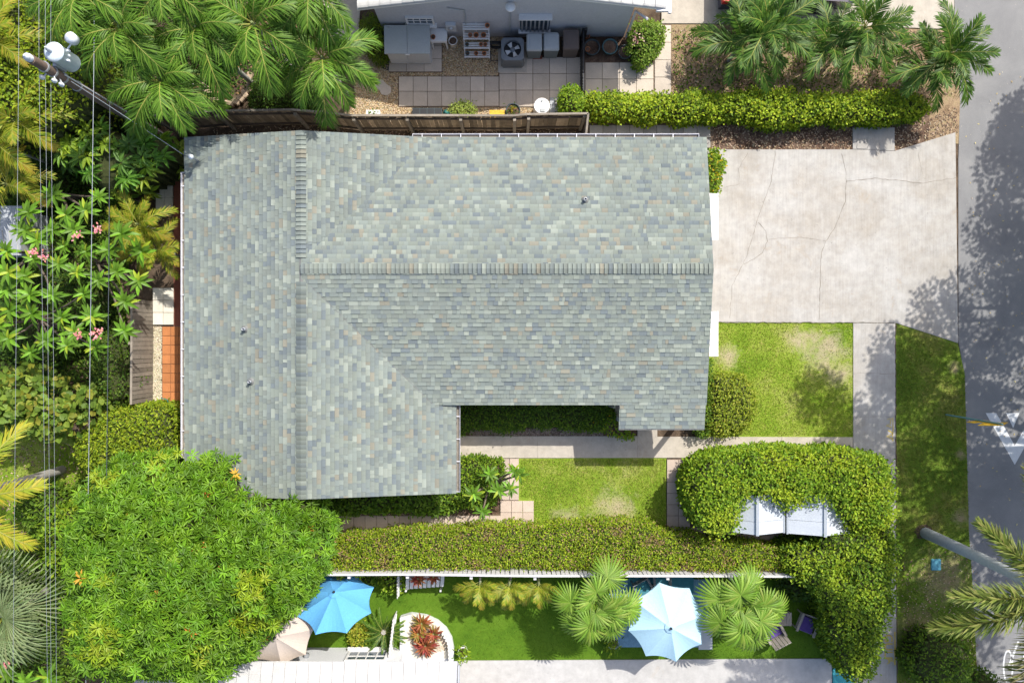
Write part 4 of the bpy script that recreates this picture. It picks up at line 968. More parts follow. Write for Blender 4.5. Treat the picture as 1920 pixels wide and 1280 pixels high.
for si, px, rr, mt_, lb in ((1, 882, .075, 'terracotta', 'small terracotta pot beside trailing plant on upper rack shelf'), (1, 893, .095, 'terracotta', 'round terracotta pot in the middle of upper rack shelf'), (1, 907, .095, 'terracotta', 'wide terracotta pot at the end of upper rack shelf'), (0, 914, .085, 'terracotta', 'lone dark red pot on the top rack shelf'),
                         (2, 902, .07, 'terracotta', 'clay pot on third rack shelf between its blue pot and another clay pot'), (2, 910, .07, 'terracotta', 'clay pot at the end of the third rack shelf'), (3, 893, .075, 'terracotta', 'clay pot beside white tray on the lowest rack shelf'), (3, 908, .08, 'terracotta', 'wide clay pot at the end of the lowest rack shelf'), (2, 876, .07, 'potglaze', 'dark blue pot on the third rack shelf'), (3, 877, .075, 'potglaze', 'dark blue pot on the lowest rack shelf')):
    z, f = ST[si]; y = yb + (yf - yb) * f - .085; c = Vector((P(px, 0, z).x, y, hs[si])); root = empty('clay_pot', c, 0, lb, 'pot')
    m = MB(); m.lathe(c, [(rr * .65, 0), (rr * .95, .1), (rr, .1), (rr, .13), (rr * .85, .13), (rr * .7, .06)], 14, caps=False); m.build('pot_wall', M[mt_], root)
    m = MB(); m.lathe(c, [(rr * .8, .09), (.001, .1)], 14, caps=False); m.build('potting_soil', M['mulch'], root)
# AC condenser
c = P(961, 92, .85); w2 = .40; ac = empty('air_conditioner', (c.x, c.y, 0), 0, 'dark grey air conditioning condenser with round fan grille', 'air conditioner')
mb = MB(); mb.box((c.x, c.y, .03), (1.05, 1.1, .06)); mb.build('pad', M['walk'], ac)
mb = MB(); mb.box((c.x, c.y, .33), (w2 * 2 - .03, w2 * 2 - .03, .54), bev=.05); mb.build('body', M['acpaint'], ac)
for sgn, axd in ((-1, 'y'), (1, 'y'), (-1, 'x'), (1, 'x')):
    for k in range(14):
        u = -w2 + .07 + k * (2 * w2 - .14) / 13; q = (c.x + u, c.y + sgn * w2 * .985, .44) if axd == 'y' else (c.x + sgn * w2 * .985, c.y + u, .44)
        mb = MB(); mb.box(q, (.025, .025, .66)); mb.build('louvre', M['acpaint'], ac)
n = 28; mb = MB(); R = .31; top = .85; sq = []
for k in range(n):
    a = 2 * PI * k / n; m_ = max(abs(math.cos(a)), abs(math.sin(a))); rr = min(w2 / m_, w2 * 1.27); sq.append((c.x + rr * math.cos(a), c.y + rr * math.sin(a)))
for k in range(n):
    a, b = 2 * PI * k / n, 2 * PI * (k + 1) / n; p, q = sq[k], sq[(k + 1) % n]
    i0, i1 = (c.x + R * math.cos(a), c.y + R * math.sin(a)), (c.x + R * math.cos(b), c.y + R * math.sin(b))
    mb.face([(*i0, top + .02), (*p, top), (*q, top), (*i1, top + .02)]); mb.face([(*p, top), (*p, top - .3), (*q, top - .3), (*q, top)]); mb.face([(*i1, top + .02), (*i1, top - .16), (*i0, top - .16), (*i0, top + .02)])
mb.build('top_panel', M['acpaint'], ac)
mb = MB(); mb.lathe((c.x, c.y, .66), [(R, 0), (.001, .001)], 24, caps=False); mb.build('fan_well', M['acdark'], ac)
for k in range(4):
    a = PI / 2 * k + .5; d = Vector((math.cos(a), math.sin(a), 0)); s = Vector((-d.y, d.x, 0)); q = Vector((c.x, c.y, .76)); m = MB()
    m.raw([q + d * .08 - s * .03, q + d * .25 - s * .1 + Vector((0, 0, .03)), q + d * .26 + s * .07 - Vector((0, 0, .03)), q + d * .08 + s * .04], [(0, 1, 2, 3), (3, 2, 1, 0)]); m.build('fan_blade', M['blade'], ac)
mb = MB(); mb.lathe((c.x, c.y, .74), [(.09, 0), (.09, .05), (.04, .07)], 14); mb.build('fan_hub', M['acpaint'], ac)
# black hose trolley behind the condenser
c = P(930, 84, .4); ht = empty('hose_reel', (c.x, c.y, 0), 0, 'black hose reel between the rack and condenser', 'hose reel')
mb = MB(); mb.tube([(c.x + .22 * math.cos(a), c.y, .35 + .22 * math.sin(a)) for a in [2 * PI * k / 16 for k in range(17)]], .05, 7); mb.build('hose', M['rubber'], ht)
mb = MB(); mb.tube([(c.x - .2, c.y + .12, 0), (c.x - .2, c.y, .7), (c.x + .2, c.y, .7), (c.x + .2, c.y + .12, 0)], .02, 6); mb.build('frame', M['black'], ht)
mb = MB(); mb.tube([(c.x + .2, c.y - .1, .05), (c.x + .2, c.y - .45, .02), (c.x - .2, c.y - .45, .02), (c.x - .2, c.y - .1, .05)], .02, 6); mb.build('foot', M['black'], ht)
# bins
def bin_(px, py, lidmat, bodymat, label, w_=.56, d_=.62, hh=1.0):
    c = P(px, py, hh); root = empty('wheelie_bin', (c.x, c.y, 0), 0, label, 'bin')
    m = MB(); z0 = .06
    t_, b_ = .5, .40
    vs = [(c.x + sx * w_ * b_, c.y + sy * d_ * b_, z0) for sx, sy in ((-1, -1), (1, -1), (1, 1), (-1, 1))] + [(c.x + sx * w_ * t_ * .93, c.y + sy * d_ * t_ * .93, hh - .05) for sx, sy in ((-1, -1), (1, -1), (1, 1), (-1, 1))]
    m.raw(vs, [(3, 2, 1, 0), (0, 1, 5, 4), (1, 2, 6, 5), (2, 3, 7, 6), (3, 0, 4, 7)]); m.build('body', M[bodymat], root)
    m = MB(); m.box((c.x, c.y, hh - .02), (w_, d_, .08), bev=.035, taper=.95); m.build('lid', M[lidmat], root)
    m = MB(); m.box((c.x, c.y, hh + .025), (w_ * .6, d_ * .62, .02), bev=.008); m.build('lid_panel', M[lidmat], root)
    m = MB(); m.tube([(c.x - w_ * .4, c.y + d_ * .53, hh - .06), (c.x + w_ * .4, c.y + d_ * .53, hh - .06)], .02, 7); m.build('handle', M[lidmat], root)
    for sx in (-1, 1):
        m = MB(); m.lathe((0, 0, 0), [(.1, -.03), (.1, .03)], 14); m.v = [(c.x + sx * w_ * .42 + q[2], c.y + d_ * .3 + q[0], .1 + q[1]) for q in m.v]; m.build('wheel', M['rubber'], root)
    return root
bin_(1002, 79, 'binlid', 'bingrey', 'grey wheelie bin standing next to the condenser')
bin_(1034, 78, 'binlid', 'bingrey', 'grey wheelie bin standing next to the brown bin')
bin_(1071, 74, 'binbrown', 'binbrown', 'dark brown wheelie bin beside the black gate', .58, .72, 1.05)
mb = MB(); c = P(1008, 109); mb.box((c.x, c.y, .075), (.34, .12, .06), bev=.006); mb.thing('loose_brick', M['brick'], (c.x, c.y, .045), 'red brick lying in front of the grey bin', 'brick')
pot('plant_pot', 1110, 88, .0, .30, .38, 'potdark', 'wide black pot of bare soil beside the black gate')
pot('plant_pot', 1144, 87, .0, .29, .38, 'potglaze', 'dark teal pot in the middle of the mulch bed by wall')
pot('plant_pot', 1101, 67, .0, .10, .2, 'terracotta', 'small clay pot against grey wall behind wide black pot')
pot('plant_pot', 1102, 92, .37, .09, .12, 'terracotta', 'small clay pot standing inside the wide black pot')
p4 = pot('plant_pot', 1172, 97, .0, .26, .32, 'potdark', 'brown pot under the flowering shrub by paved corner')
sheet('planting_bed', [(1096, 70), (1226, 70), (1226, 117), (1096, 117)], .008, 'mulch')
# along the wooden fence
def drum(px, py, r, hh, mat, label):
    c = P(px, py, hh); root = empty('barrel', (c.x, c.y, 0), 0, label, 'barrel'); m = MB()
    m.lathe((c.x, c.y, 0), [(r * .9, 0), (r, .08), (r * 1.02, hh * .5), (r, hh - .06), (r * .96, hh)], 24); m.build('drum', M[mat], root)
    m = MB(); m.lathe((c.x, c.y, hh - .005), [(r * .98, 0), (r * .98, .03), (r * .9, .045), (r * .86, .03), (r * .05, .04)], 24); m.build('lid', M[mat], root)
    m = MB(); m.box((c.x + .03, c.y - r * .55, hh + .045), (.16, .12, .04), bev=.008); m.build('lid_handle', M['resin'], root)
    m = MB(); m.lathe((c.x, c.y + r * .6, hh + .03), [(.03, 0), (.03, .04)], 10); m.build('bung', M['resin'], root)
drum(1016, 199, .29, .75, 'plastic', 'white plastic barrel with lid next to topiary bush')
mb = MB(); c = P(1045, 200); mb.box((c.x, c.y, .03), (.55, .62, .06), bev=.01); mb.thing('stepping_slab', M['slate'], (c.x, c.y, .001), 'grey slab between white barrel and topiary bush', 'slab')
mb = MB(); c = P(1045, 191, .1); mb.box((c.x, c.y, .11), (.18, .2, .1), bev=.02); mb.thing('grey_block', M['pavergrey'], (c.x, c.y, .06), 'small concrete block resting on the grey slab', 'block')
tr = empty('planter_tray', P(801, 209), 0, 'black planter tray with compartments along the wooden fence', 'planter'); c = P(801, 209, .2)
mb = MB(); mb.box((c.x, c.y, .1), (1.08, .26, .2), bev=.01); mb.build('tray', M['potdark'], tr)
for k in range(4):
    mb = MB(); mb.box((c.x - .4 + k * .265, c.y, .203), (.23, .2, .012)); mb.build('cell', M['acdark'], tr)
mb = MB(); c = P(837, 211, .25); mb.lathe((c.x, c.y, 0), [(.1, 0), (.13, .2), (.05, .27), (.04, .3)], 12); mb.tube([(c.x + .08, c.y, .1), (c.x + .22, c.y + .03, .26)], .02, 6); mb.thing('watering_can', M['teal'], (c.x, c.y, 0), 'small green watering can beside the black planter tray', 'watering can')
yc = empty('yellow_crate', P(932, 215), 0, 'bright yellow slatted crate tucked against wooden fence', 'crate'); c = P(932, 214, .35)
for k in range(5):
    mb = MB(); mb.box((c.x, c.y - .1 + k * .055, .34), (.54, .045, .02)); mb.build('slat', M['yellow'], yc)
for sx in (-1, 1):
    mb = MB(); mb.box((c.x + sx * .25, c.y, .16), (.03, .26, .33)); mb.build('side', M['yellow'], yc)
wp = empty('window_box', P(699, 211), 0, 'white planter box with small green plant by gravel', 'planter'); c = P(699, 211, .3)
mb = MB(); mb.box((c.x, c.y, .14), (.5, .2, .28), bev=.01); mb.build('box', M['plastic'], wp)
geo, _ = canopy(plan(ell(699, 211, 8, 6), .35), .33, .5, 500, .1, .05, G_MID, edge=.15, lump=.12, flank=0, core=False, seed=4); link('plant', np_mesh('plant', *shift(geo, wloc(wp)), M['leaf']), wp)
# flat stepping stone and stone ring beds
mb = MB(); mb.prism([tuple(P(x, y)[:2]) for x, y in [(704, 152), (718, 150), (724, 158), (733, 164), (734, 174), (726, 180), (716, 178), (712, 170), (703, 164)]], 0, .05); mb.thing('stepping_stone', M['paver'], P(718, 165), 'irregular flat stepping stone in tan gravel', 'stone')
rb = empty('stone_edging', P(425, 170), 0, 'curved sandstone block edging around palm bed', 'edging'); r_ = random.Random(4)
for k in range(13):
    a = PI * (1.05 + .98 * k / 12) ; c = P(428 + 42 * math.cos(a), 150 - 46 * math.sin(a)); m = MB(); m.box((c.x, c.y, .09), (.3, .2, .18 + r_.uniform(-.03, .03)), rot=(0, 0, -a + PI / 2 + r_.uniform(-.1, .1)), bev=.03); m.build('stone', M['stone'], rb)
# pile of old planks by the back fence
pl = empty('plank_pile', P(262, 352), 0, 'loose old planks piled beside the brick path', 'planks'); r_ = random.Random(9)
for k in range(6):
    c = P(255 + r_.uniform(-6, 8), 332 + k * 9, .1); m = MB(); m.box((c.x, c.y, .06 + .03 * (k % 3)), (1.3, .1, .04), rot=(0, r_.uniform(-.02, .02), r_.uniform(-.18, .15))); m.build('plank', M['fencewood'], pl)
m = MB(); c = P(275, 365, .3); m.box((c.x, c.y, .22), (.9, .1, .04), rot=(0, -.2, 1.0)); m.build('plank', M['fencewood'], pl)
# teal garden cart under the eave
gc = empty('garden_cart', P(322, 792), 0, 'teal green garden cart beside the terracotta tiles', 'cart'); c = P(322, 800, .5)
mb = MB(); mb.box((c.x, c.y, .42), (.7, 1.1, .05)); mb.build('tray', M['teal'], gc)
for sx in (-1, 1):
    mb = MB(); mb.box((c.x + sx * .35, c.y, .56), (.03, 1.1, .26)); mb.build('side', M['teal'], gc)
for sy in (-1, 1):
    mb = MB(); mb.box((c.x, c.y + sy * .55, .56), (.72, .03, .26)); mb.build('end', M['teal'], gc)
    for sx in (-1, 1):
        m = MB(); m.lathe((0, 0, 0), [(.18, -.04), (.18, .04)], 16); m.v = [(c.x + sx * .4 + q[2], c.y + sy * .36 + q[0], .185 + q[1]) for q in m.v]; m.build('wheel', M['rubber'], gc)
mb = MB(); mb.tube([(c.x - .1, c.y + .55, .4), (c.x - .05, c.y + 1.0, .75), (c.x - .25, c.y + 1.05, .78)], .02, 6); mb.build('handle', M['teal'], gc)
# grey shed at the left margin
gs = empty('garden_shed', P(-30, 440), 0, 'small garden shed with pale sheet roof among frangipani leaves', 'shed'); a, b = P(-110, 385, 1.9), P(38, 478, 1.9)
mb = MB(); mb.box(((a.x + b.x) / 2, (a.y + b.y) / 2, .9), (b.x - a.x - .2, a.y - b.y - .2, 1.8)); mb.build('wall', M['resin'], gs)
mb = MB(); yy = (a.y + b.y) / 2; slab(mb, (a.x, b.y, 1.8), (b.x, b.y, 1.8), (b.x, yy, 2.0), (a.x, yy, 2.0), .04); slab(mb, (a.x, yy, 2.0), (b.x, yy, 2.0), (b.x, a.y, 1.8), (a.x, a.y, 1.8), .04); gsr = mb.build('roof', M['shedroof'], gs)
for k in range(12):
    x = a.x + (b.x - a.x) * (k + .5) / 12; mb = MB(); mb.tube([(x, b.y, 1.805), (x, yy, 2.005)], .02, 6); mb.build('roof_rib', M['rooftile'], gsr)

# ------------------------------------------------------------------ POLE, TRANSFORMER, LINES
pt = P(58, 111, 7.5); up_ = empty('utility_pole', (pt.x, pt.y, 0), 0, 'brown wooden utility pole rising above the palms', 'utility pole')
mb = MB(); mb.tube([(pt.x, pt.y, z) for z in (0, 2.5, 5, 7.5)], [.17, .155, .14, .125], 14); mb.build('pole', M['polewood'], up_)
mb = MB(); mb.tube([(pt.x + .15, pt.y + .03, z) for z in (.1, 2, 4, 6.2)], .022, 6); mb.build('ground_conduit', M['resinlight'], up_)
def insul(c, name='insulator', s=1.0, ax=None):
    m = MB(); m.lathe(c, [(.03 * s, 0), (.09 * s, .03 * s), (.05 * s, .06 * s), (.1 * s, .1 * s), (.05 * s, .13 * s), (.09 * s, .17 * s), (.04 * s, .22 * s), (.02 * s, .26 * s)], 14); return m.build(name, M['porcelain'], up_)
insul((pt.x, pt.y, 7.5), s=1.15); 
for dx, dy, z in ((-.12, -.25, 6.75), (.1, -.28, 6.55), (.15, -.3, 6.3)):
    insul((pt.x + dx, pt.y + dy, z), s=.7); m = MB(); m.tube([(pt.x, pt.y, z - .02), (pt.x + dx, pt.y + dy, z)], .025, 6); m.build('bracket', M['metal'], up_)
for z in (6.9, 6.5, 6.0, 5.3):
    m = MB(); m.lathe((pt.x, pt.y, z), [(.155, 0), (.155, .06)], 14); m.build('pole_band', M['metal'], up_)
tc = Vector((pt.x + .22, pt.y + .44, 0)); tf = empty('transformer', (tc.x, tc.y, 5.95), 0, 'pale blue grey transformer can mounted on the utility pole', 'transformer')
mb = MB(); mb.lathe((tc.x, tc.y, 5.95), [(.24, 0), (.26, .03), (.26, .85), (.275, .86), (.275, .9), (.2, .95), (.05, .97)], 26); mb.build('tank', M['xfmr'], tf)
mb = MB(); mb.lathe((tc.x - .05, tc.y + .02, 6.9), [(.05, 0), (.08, .05), (.045, .09), (.07, .14), (.03, .2), (.02, .26)], 12); mb.build('bushing', M['porcelain'], tf)
mb = MB(); mb.box((tc.x - .1, tc.y - .26, 6.4), (.1, .12, .5)); mb.build('mounting_bracket', M['metal'], tf)
for k in range(3):
    mb = MB(); mb.lathe((tc.x + .24 + .0 * k, tc.y - .14 + .14 * k, 6.55), [(.03, -.06), (.05, 0), (.03, .06)], 8); mb.build('terminal', M['porcelain'], tf)
ar = Vector((tc.x + .42, tc.y + .42, 6.7)); la = MB(); la.lathe(ar, [(.05, -.15), (.15, -.12), (.16, .1), (.1, .16), (.03, .2)], 16); la.tube([ar - Vector((0, 0, .1)), (tc.x + .2, tc.y + .18, 6.55)], .025, 6); la.build('lightning_arrester', M['porcelain'], tf)
def wire(name, pts, r, mat, label, sag=.0):
    q = []
    for a, b in zip(pts, pts[1:]):
        for i in range(10):
            t = i / 10; p = a.lerp(b, t); q.append(p - Vector((0, 0, sag * 4 * t * (1 - t))))
    q.append(pts[-1]); m = MB(); m.tube(q, r, 5); return m.thing(name, M[mat], q[0], label, 'cable')
def vline(x0, x1, x2, h, r, mat, label, yb=1500): wire('overhead_line', [P(x0, -500, h), P(x1, 118, h), P(x2, yb, h)], r, mat, label, .0)
vline(36, 35, 22, 7.6, .0045, 'cable', 'thin overhead line from the pole top insulator')
vline(73, 73, 92, 6.95, .0045, 'cable', 'thin overhead line just beside the transformer tank')
vline(85, 85, 98, 6.75, .0045, 'cable', 'thin middle overhead line of the three by transformer')
vline(97, 95, 108, 6.5, .0045, 'cable', 'thin overhead line of the three by transformer, closest to house')
vline(180, 176, 158, 5.4, .010, 'cable', 'pale thick overhead cable passing over the mango tree')
wire('overhead_line', [P(206, 190, 5.0), P(204, 500, 4.85), P(200, 880, 4.8), P(196, 1500, 5.0)], .011, 'cableblack', 'black overhead cable running parallel to the pale one')
wire('service_drop', [Vector((pt.x + .15, pt.y - .05, 5.9)), wt + Vector((-.26, .08, .1))], .011, 'cable', 'service cable sloping from pole down to roof mast', .12)

# ------------------------------------------------------------------ STREET
def flat(name, pp, z, mat, parent): m = MB(); m.face([(q.x, q.y, z) for q in [P(x, y) for x, y in pp]]); f = m.f[0]; a, b, c = [Vector(m.v[i]) for i in f[:3]]; m.f[0] = f if (b - a).cross(c - a).z > 0 else tuple(reversed(f)); return m.build(name, M[mat], parent)
flat('chevron_marking', [(1848, 774), (1868, 774), (1902.5, 835), (1937, 774), (1957, 774), (1902.5, 871)], .005, 'roadwhite', road)
flat('chevron_marking', [(1886, 774), (1911, 774), (1899.5, 802)], .005, 'roadwhite', road)
for cx in (1890, 1932):
    m = MB(); k_ = 28
    for i in range(k_):
        a, b = 2 * PI * i / k_, 2 * PI * (i + 1) / k_
        q = [P(cx + 10 * math.cos(a), 1249 + 32 * math.sin(a)), P(cx + 10 * math.cos(b), 1249 + 32 * math.sin(b)), P(cx + 7 * math.cos(b), 1249 + 28 * math.sin(b)), P(cx + 7 * math.cos(a), 1249 + 28 * math.sin(a))]
        m.face([(p.x, p.y, .005) for p in q][::-1])
    m.build('bicycle_wheel_marking', M['roadwhite'], road)
flat('bicycle_frame_marking', [(1890, 1246), (1908, 1200), (1911, 1202), (1893, 1250)], .005, 'roadwhite', road)
flat('bicycle_frame_marking', [(1893, 1247), (1915, 1247), (1915, 1251), (1893, 1251)], .009, 'roadwhite', road)
flat('bicycle_frame_marking', [(1913, 1247), (1926, 1202), (1929, 1204), (1917, 1249)], .009, 'roadwhite', road)
# street sign
b = P(1773, 777); sg = empty('street_sign', b, 0, 'yellow warning sign on thin green post beside the road', 'sign')
m = MB(); m.tube([b, b + Vector((0, 0, 3.25))], .03, 8); m.build('post', M['signgreen'], sg)
m = MB(); zc = 2.75; r = .5; an = .10
d = Vector((math.cos(an), math.sin(an), 0)); nrm = Vector((math.sin(an), -math.cos(an), 0)); q = b + Vector((0, 0, zc)) + nrm * .04
pts = [q + d * r, q + Vector((0, 0, r)), q - d * r, q - Vector((0, 0, r))]; m.raw(pts + [p + nrm * .012 for p in pts], [(0, 1, 2, 3), (7, 6, 5, 4), (0, 4, 5, 1), (1, 5, 6, 2), (2, 6, 7, 3), (3, 7, 4, 0)]); m.build('diamond_plate', M['yellow'], sg)
m = MB(); m.box(b + Vector((0, 0, 1.98)) + nrm * .05, (.6, .012, .42), rot=(0, 0, an)); m.build('supplementary_plate', M['yellow'], sg)
# painted writing on the sidewalk
def textmark(txt, px, py, size, rz, parent_name, z, label):
    cu = bpy.data.curves.new('t', 'FONT'); cu.body = txt; cu.size = size; cu.align_x = 'CENTER'; cu.align_y = 'CENTER'; cu.offset = .006
    t = bpy.data.objects.new('t', cu); COL.objects.link(t); dg = bpy.context.evaluated_depsgraph_get(); me = bpy.data.meshes.new_from_object(t.evaluated_get(dg)); bpy.data.objects.remove(t)
    me.materials.clear(); me.materials.append(M['yellowmark']); c = P(px, py); o = link('painted_lettering', me, None, (c.x, c.y, z), (0, 0, rz)); tag(o, label, 'marking'); return o
textmark('GULF', 1664, 1213, .42, -PI / 2, '', .0515, 'yellow sprayed letters GULF on the sidewalk beside vine hedge')
m = MB(); ribbon(m, [(1677, 1182), (1676.5, 1215), (1677, 1245)], .09, .0512, rnd); ribbon(m, [(1659, 1232), (1669, 1236), (1662, 1243)], .06, .0512, rnd); m.thing('utility_marking', M['yellowmark'], P(1677, 1215, .05), 'yellow sprayed line beside the letters on sidewalk', 'marking')
m = MB()
for pts in ([(1662, 786), (1670, 784), (1668, 794), (1660, 797), (1670, 800)], [(1664, 806), (1672, 812), (1662, 818), (1671, 822)], [(1673, 782), (1673, 826)]): ribbon(m, pts, .045, .0512, rnd)
m.thing('utility_marking', M['yellowmark'], P(1668, 804, .05), 'yellow sprayed scribble on sidewalk where front walk joins', 'marking')
m = MB(); m.box(P(1755, 1058, .05), (.36, .42, .06), bev=.03); m.thing('meter_cover', M['bluecover'], P(1755, 1058, .02), 'blue meter cover in the grass near leaning trunk', 'cover')
m = MB(); c = P(1616, 271); m.box((c.x, c.y, .062), (.42, .34, .02), bev=.008); mc = m.build('meter_lid', M['pavergrey'], pad)
# dark car
cy = P(0, 10, .9).y + 1.0; cx0 = P(1352, 0, .8).x; car = empty('parked_car', (cx0 + 2.35, cy, 0), 0, 'dark blue car parked on concrete behind clump palms', 'car')
prof = [(0, .45), (.05, .95), (.25, 1.05), (.75, 1.62), (1.2, 1.7), (2.6, 1.68), (3.4, 1.12), (4.45, .98), (4.7, .75), (4.7, .4), (0, .38)]
m = MB(); n = len(prof); L_ = []
for yy, ins in ((-.93, .0), (-.88, .0), (.88, 0), (.93, 0)):
    L_.append([(cx0 + x, cy + (yy * (1 - .12 * max(0, z - 1)) if True else yy), z) for x, z in prof])
for r0, r1 in zip(L_, L_[1:]): m.raw(r0 + r1, [(i, (i + 1) % n, n + (i + 1) % n, n + i) for i in range(n)])
m.raw(L_[0], [tuple(reversed(range(n)))]); m.raw(L_[-1], [tuple(range(n))]); m.build('body', M['carpaint'], car)
for sy in (-1, 1):
    m = MB(); m.raw([(cx0 + x, cy + sy * (.93 * (1 - .12 * max(0, z - 1)) + .006), z) for x, z in ((.45, 1.1), (.85, 1.55), (2.5, 1.56), (3.15, 1.12))], [(0, 1, 2, 3), (3, 2, 1, 0)]); m.build('side_window', M['glass'], car)
    m = MB(); m.box((cx0 + 2.0, cy + sy * .94, .98), (2.2, .02, .035)); m.build('chrome_strip', M['chrome'], car)
    m = MB(); m.box((cx0 + .12, cy + sy * .8, .95), (.26, .3, .2), bev=.03); m.build('tail_light', M['redlight'], car)
    m = MB(); m.box((cx0 + 4.6, cy + sy * .7, .75), (.2, .35, .14), bev=.03); m.build('headlight', M['glass'], car)
    m = MB(); m.box((cx0 + 3.1, cy + sy * 1.03, 1.12), (.16, .2, .14), bev=.03); m.build('door_mirror', M['chrome'], car)
    for xx in (.85, 3.75):
        m = MB(); m.lathe((0, 0, 0), [(.2, -.11), (.33, -.11), (.33, .11), (.2, .11)], 20); m.v = [(cx0 + xx + q[0], cy + sy * .84 + q[2], .33 + q[1]) for q in m.v]; wh = m.build('wheel', M['rubber'], car)
        m = MB(); m.lathe((0, 0, 0), [(.2, -.1), (.2, .1)], 14); m.v = [(cx0 + xx + q[0], cy + sy * .86 + q[2], .33 + q[1]) for q in m.v]; m.build('rim', M['chrome'], wh)

# ------------------------------------------------------------------ GARDEN BELOW: umbrellas, seats, planters
def umbrella(c, R, rise, hrim, rot, n, mat, label, tilt=(0, 0), scal=.06, base=True):
    """c: plan position of the pole; canopy of n panels"""
    root = empty('garden_umbrella', (c.x, c.y, 0), 0, label, 'umbrella'); tm = Euler((tilt[0], tilt[1], 0)).to_matrix(); piv = Vector((c.x, c.y, hrim + rise * .4))
    X = lambda p: piv + tm @ (Vector(p) - Vector((0, 0, rise * .4)))
    m = MB(); m.tube([(c.x, c.y, 0.05), piv], .024, 8); m.build('pole', M['metal'], root)
    if tilt != (0, 0): m = MB(); m.tube([piv, X((0, 0, rise * .96))], .022, 8); m.build('tilt_pole', M['metal'], root)
    if base: m = MB(); m.lathe((c.x, c.y, .06), [(.28, -.05), (.28, 0), (.1, .05), (.05, .25)], 18); m.build('base', M['resin'], root)
    for k in range(n):
        a0, a1 = rot + 2 * PI * k / n, rot + 2 * PI * (k + 1) / n; m = MB(); J = 6; I = 6; g = []
        for j in range(J + 1):
            f = .07 + .93 * j / J; row = []
            for i in range(I + 1):
                t = i / I; pa = Vector((math.cos(a0), math.sin(a0), 0)) * R * f; pb = Vector((math.cos(a1), math.sin(a1), 0)) * R * f; q = pa.lerp(pb, t); sc = 4 * t * (1 - t)
                q *= 1 - scal * sc * f; z = rise * (1 - f ** 1.15) - .05 * sc * f; row.append(X((q.x, q.y, z)))
            g.append(row)
        for j in range(J):
            for i in range(I): m.face([g[j][i], g[j + 1][i], g[j + 1][i + 1], g[j][i + 1]], smooth=True)
        for i in range(I): m.face([g[J][i], g[J][i] + Vector((0, 0, -.07)), g[J][i + 1] + Vector((0, 0, -.07)), g[J][i + 1]])
        m.build('canopy_panel', M[mat], root)
        m = MB(); m.tube([X((0, 0, rise * .9)), X((math.cos(a0) * R * .97, math.sin(a0) * R * .97, -.02))], .01, 5); m.build('rib', M['metal'], root)
    m = MB(); r2 = R * .15
    for k in range(n):
        a0, a1 = rot + 2 * PI * k / n, rot + 2 * PI * (k + 1) / n; m.face([X((0, 0, rise + .06)), X((r2 * math.cos(a0), r2 * math.sin(a0), rise * .93)), X((r2 * math.cos(a1), r2 * math.sin(a1), rise * .93))])
    m.build('top_vent', M[mat], root)
    m = MB(); q = X((0, 0, rise + .05)); m.lathe(q, [(.045, 0), (.04, .05), (.01, .08)], 10); m.build('finial', M['black'], root); return root
c = P(1252, 1166, 2.1); umbrella(c, 1.36, .5, 2.1, math.radians(12), 8, 'paleblue', 'large pale blue octagonal umbrella over the blue rug')
c = P(630, 1119, 1.7); umbrella(c, 1.34, .5, 1.6, math.radians(22.5 + 3), 8, 'blue', 'tilted bright blue umbrella beside the mango tree', tilt=(-.95, 0), scal=.1)
c = P(522, 1186, 2.1); umbrella(c, 1.18, .4, 2.05, math.radians(5), 8, 'beige', 'beige umbrella half hidden under mango branches')
rug = MB(); a, b = P(1140, 1085), P(1330, 1212); rug.box(((a.x + b.x) / 2, (a.y + b.y) / 2, .022), (b.x - a.x, a.y - b.y, .02)); rg = rug.thing('patio_rug', M['bluerug'], ((a.x + b.x) / 2, (a.y + b.y) / 2, .012), 'blue patterned rug under the pale blue umbrella', 'rug')
r2 = MB(); a, b = P(1178, 1050), P(1300, 1110); r2.box(((a.x + b.x) / 2, (a.y + b.y) / 2, .042), (b.x - a.x, a.y - b.y, .014)); r2.thing('teal_rug', M['tealrug'], ((a.x + b.x) / 2, (a.y + b.y) / 2, .035), 'dark teal rug between white fence and pale blue umbrella', 'rug')
sl_ = MB(); c = P(1322, 1185); sl_.box((c.x, c.y, .045), (.5, 1.2, .05)); sl_.thing('paving_slab', M['slate'], (c.x, c.y, .02), 'grey slab at the edge of the blue rug', 'slab')
def chair(px, py, rz, mat, cush, label, s=1.0):
    c = P(px, py, .4); root = empty('garden_chair', (c.x, c.y, .012), rz, label, 'chair'); B = lambda nm, cc, d, mt, rot=None, bev=0: MB().box(cc, d, rot=rot, bev=bev).build(nm, M[mt], root, world=False)
    for sx in (-.3, .3):
        for sy in (-.28, .28): B('leg', (sx * s, sy * s, .2), (.05, .05, .4), mat)
        B('armrest', (sx * s * 1.05, 0, .6), (.09, .68 * s, .04), mat, bev=.01); B('arm_support', (sx * s * 1.05, -.26 * s, .5), (.05, .05, .2), mat)
    B('seat', (0, 0, .37), (.64 * s, .62 * s, .05), mat); B('cushion', (0, -.02, .44), (.54 * s, .54 * s, .09), cush, bev=.03)
    for k in range(5): B('back_slat', ((-.26 + .13 * k) * s, .35 * s, .68), (.11 * s, .03, .62), mat, rot=(-.22, 0, 0))
    return root
chair(1512, 1168, math.radians(-22), 'wicker', 'purple', 'grey wicker armchair with purple cushion on the turf')
chair(1448, 1180, math.radians(28 + 180), 'wicker', 'purple', 'armchair with purple cushion half hidden under fan palm')
chair(1205, 1100, .5, 'acpaint', 'tealrug', 'dark framed chair with teal cushion beside fan palm', .9)
chair(1240, 1088, .05, 'acpaint', 'tealrug', 'dark framed chair with teal cushion against white fence', .9)
st_ = empty('side_table', P(1472, 1160), 0, 'small square slatted table beside purple cushioned armchair', 'table'); c = P(1472, 1160, .45)
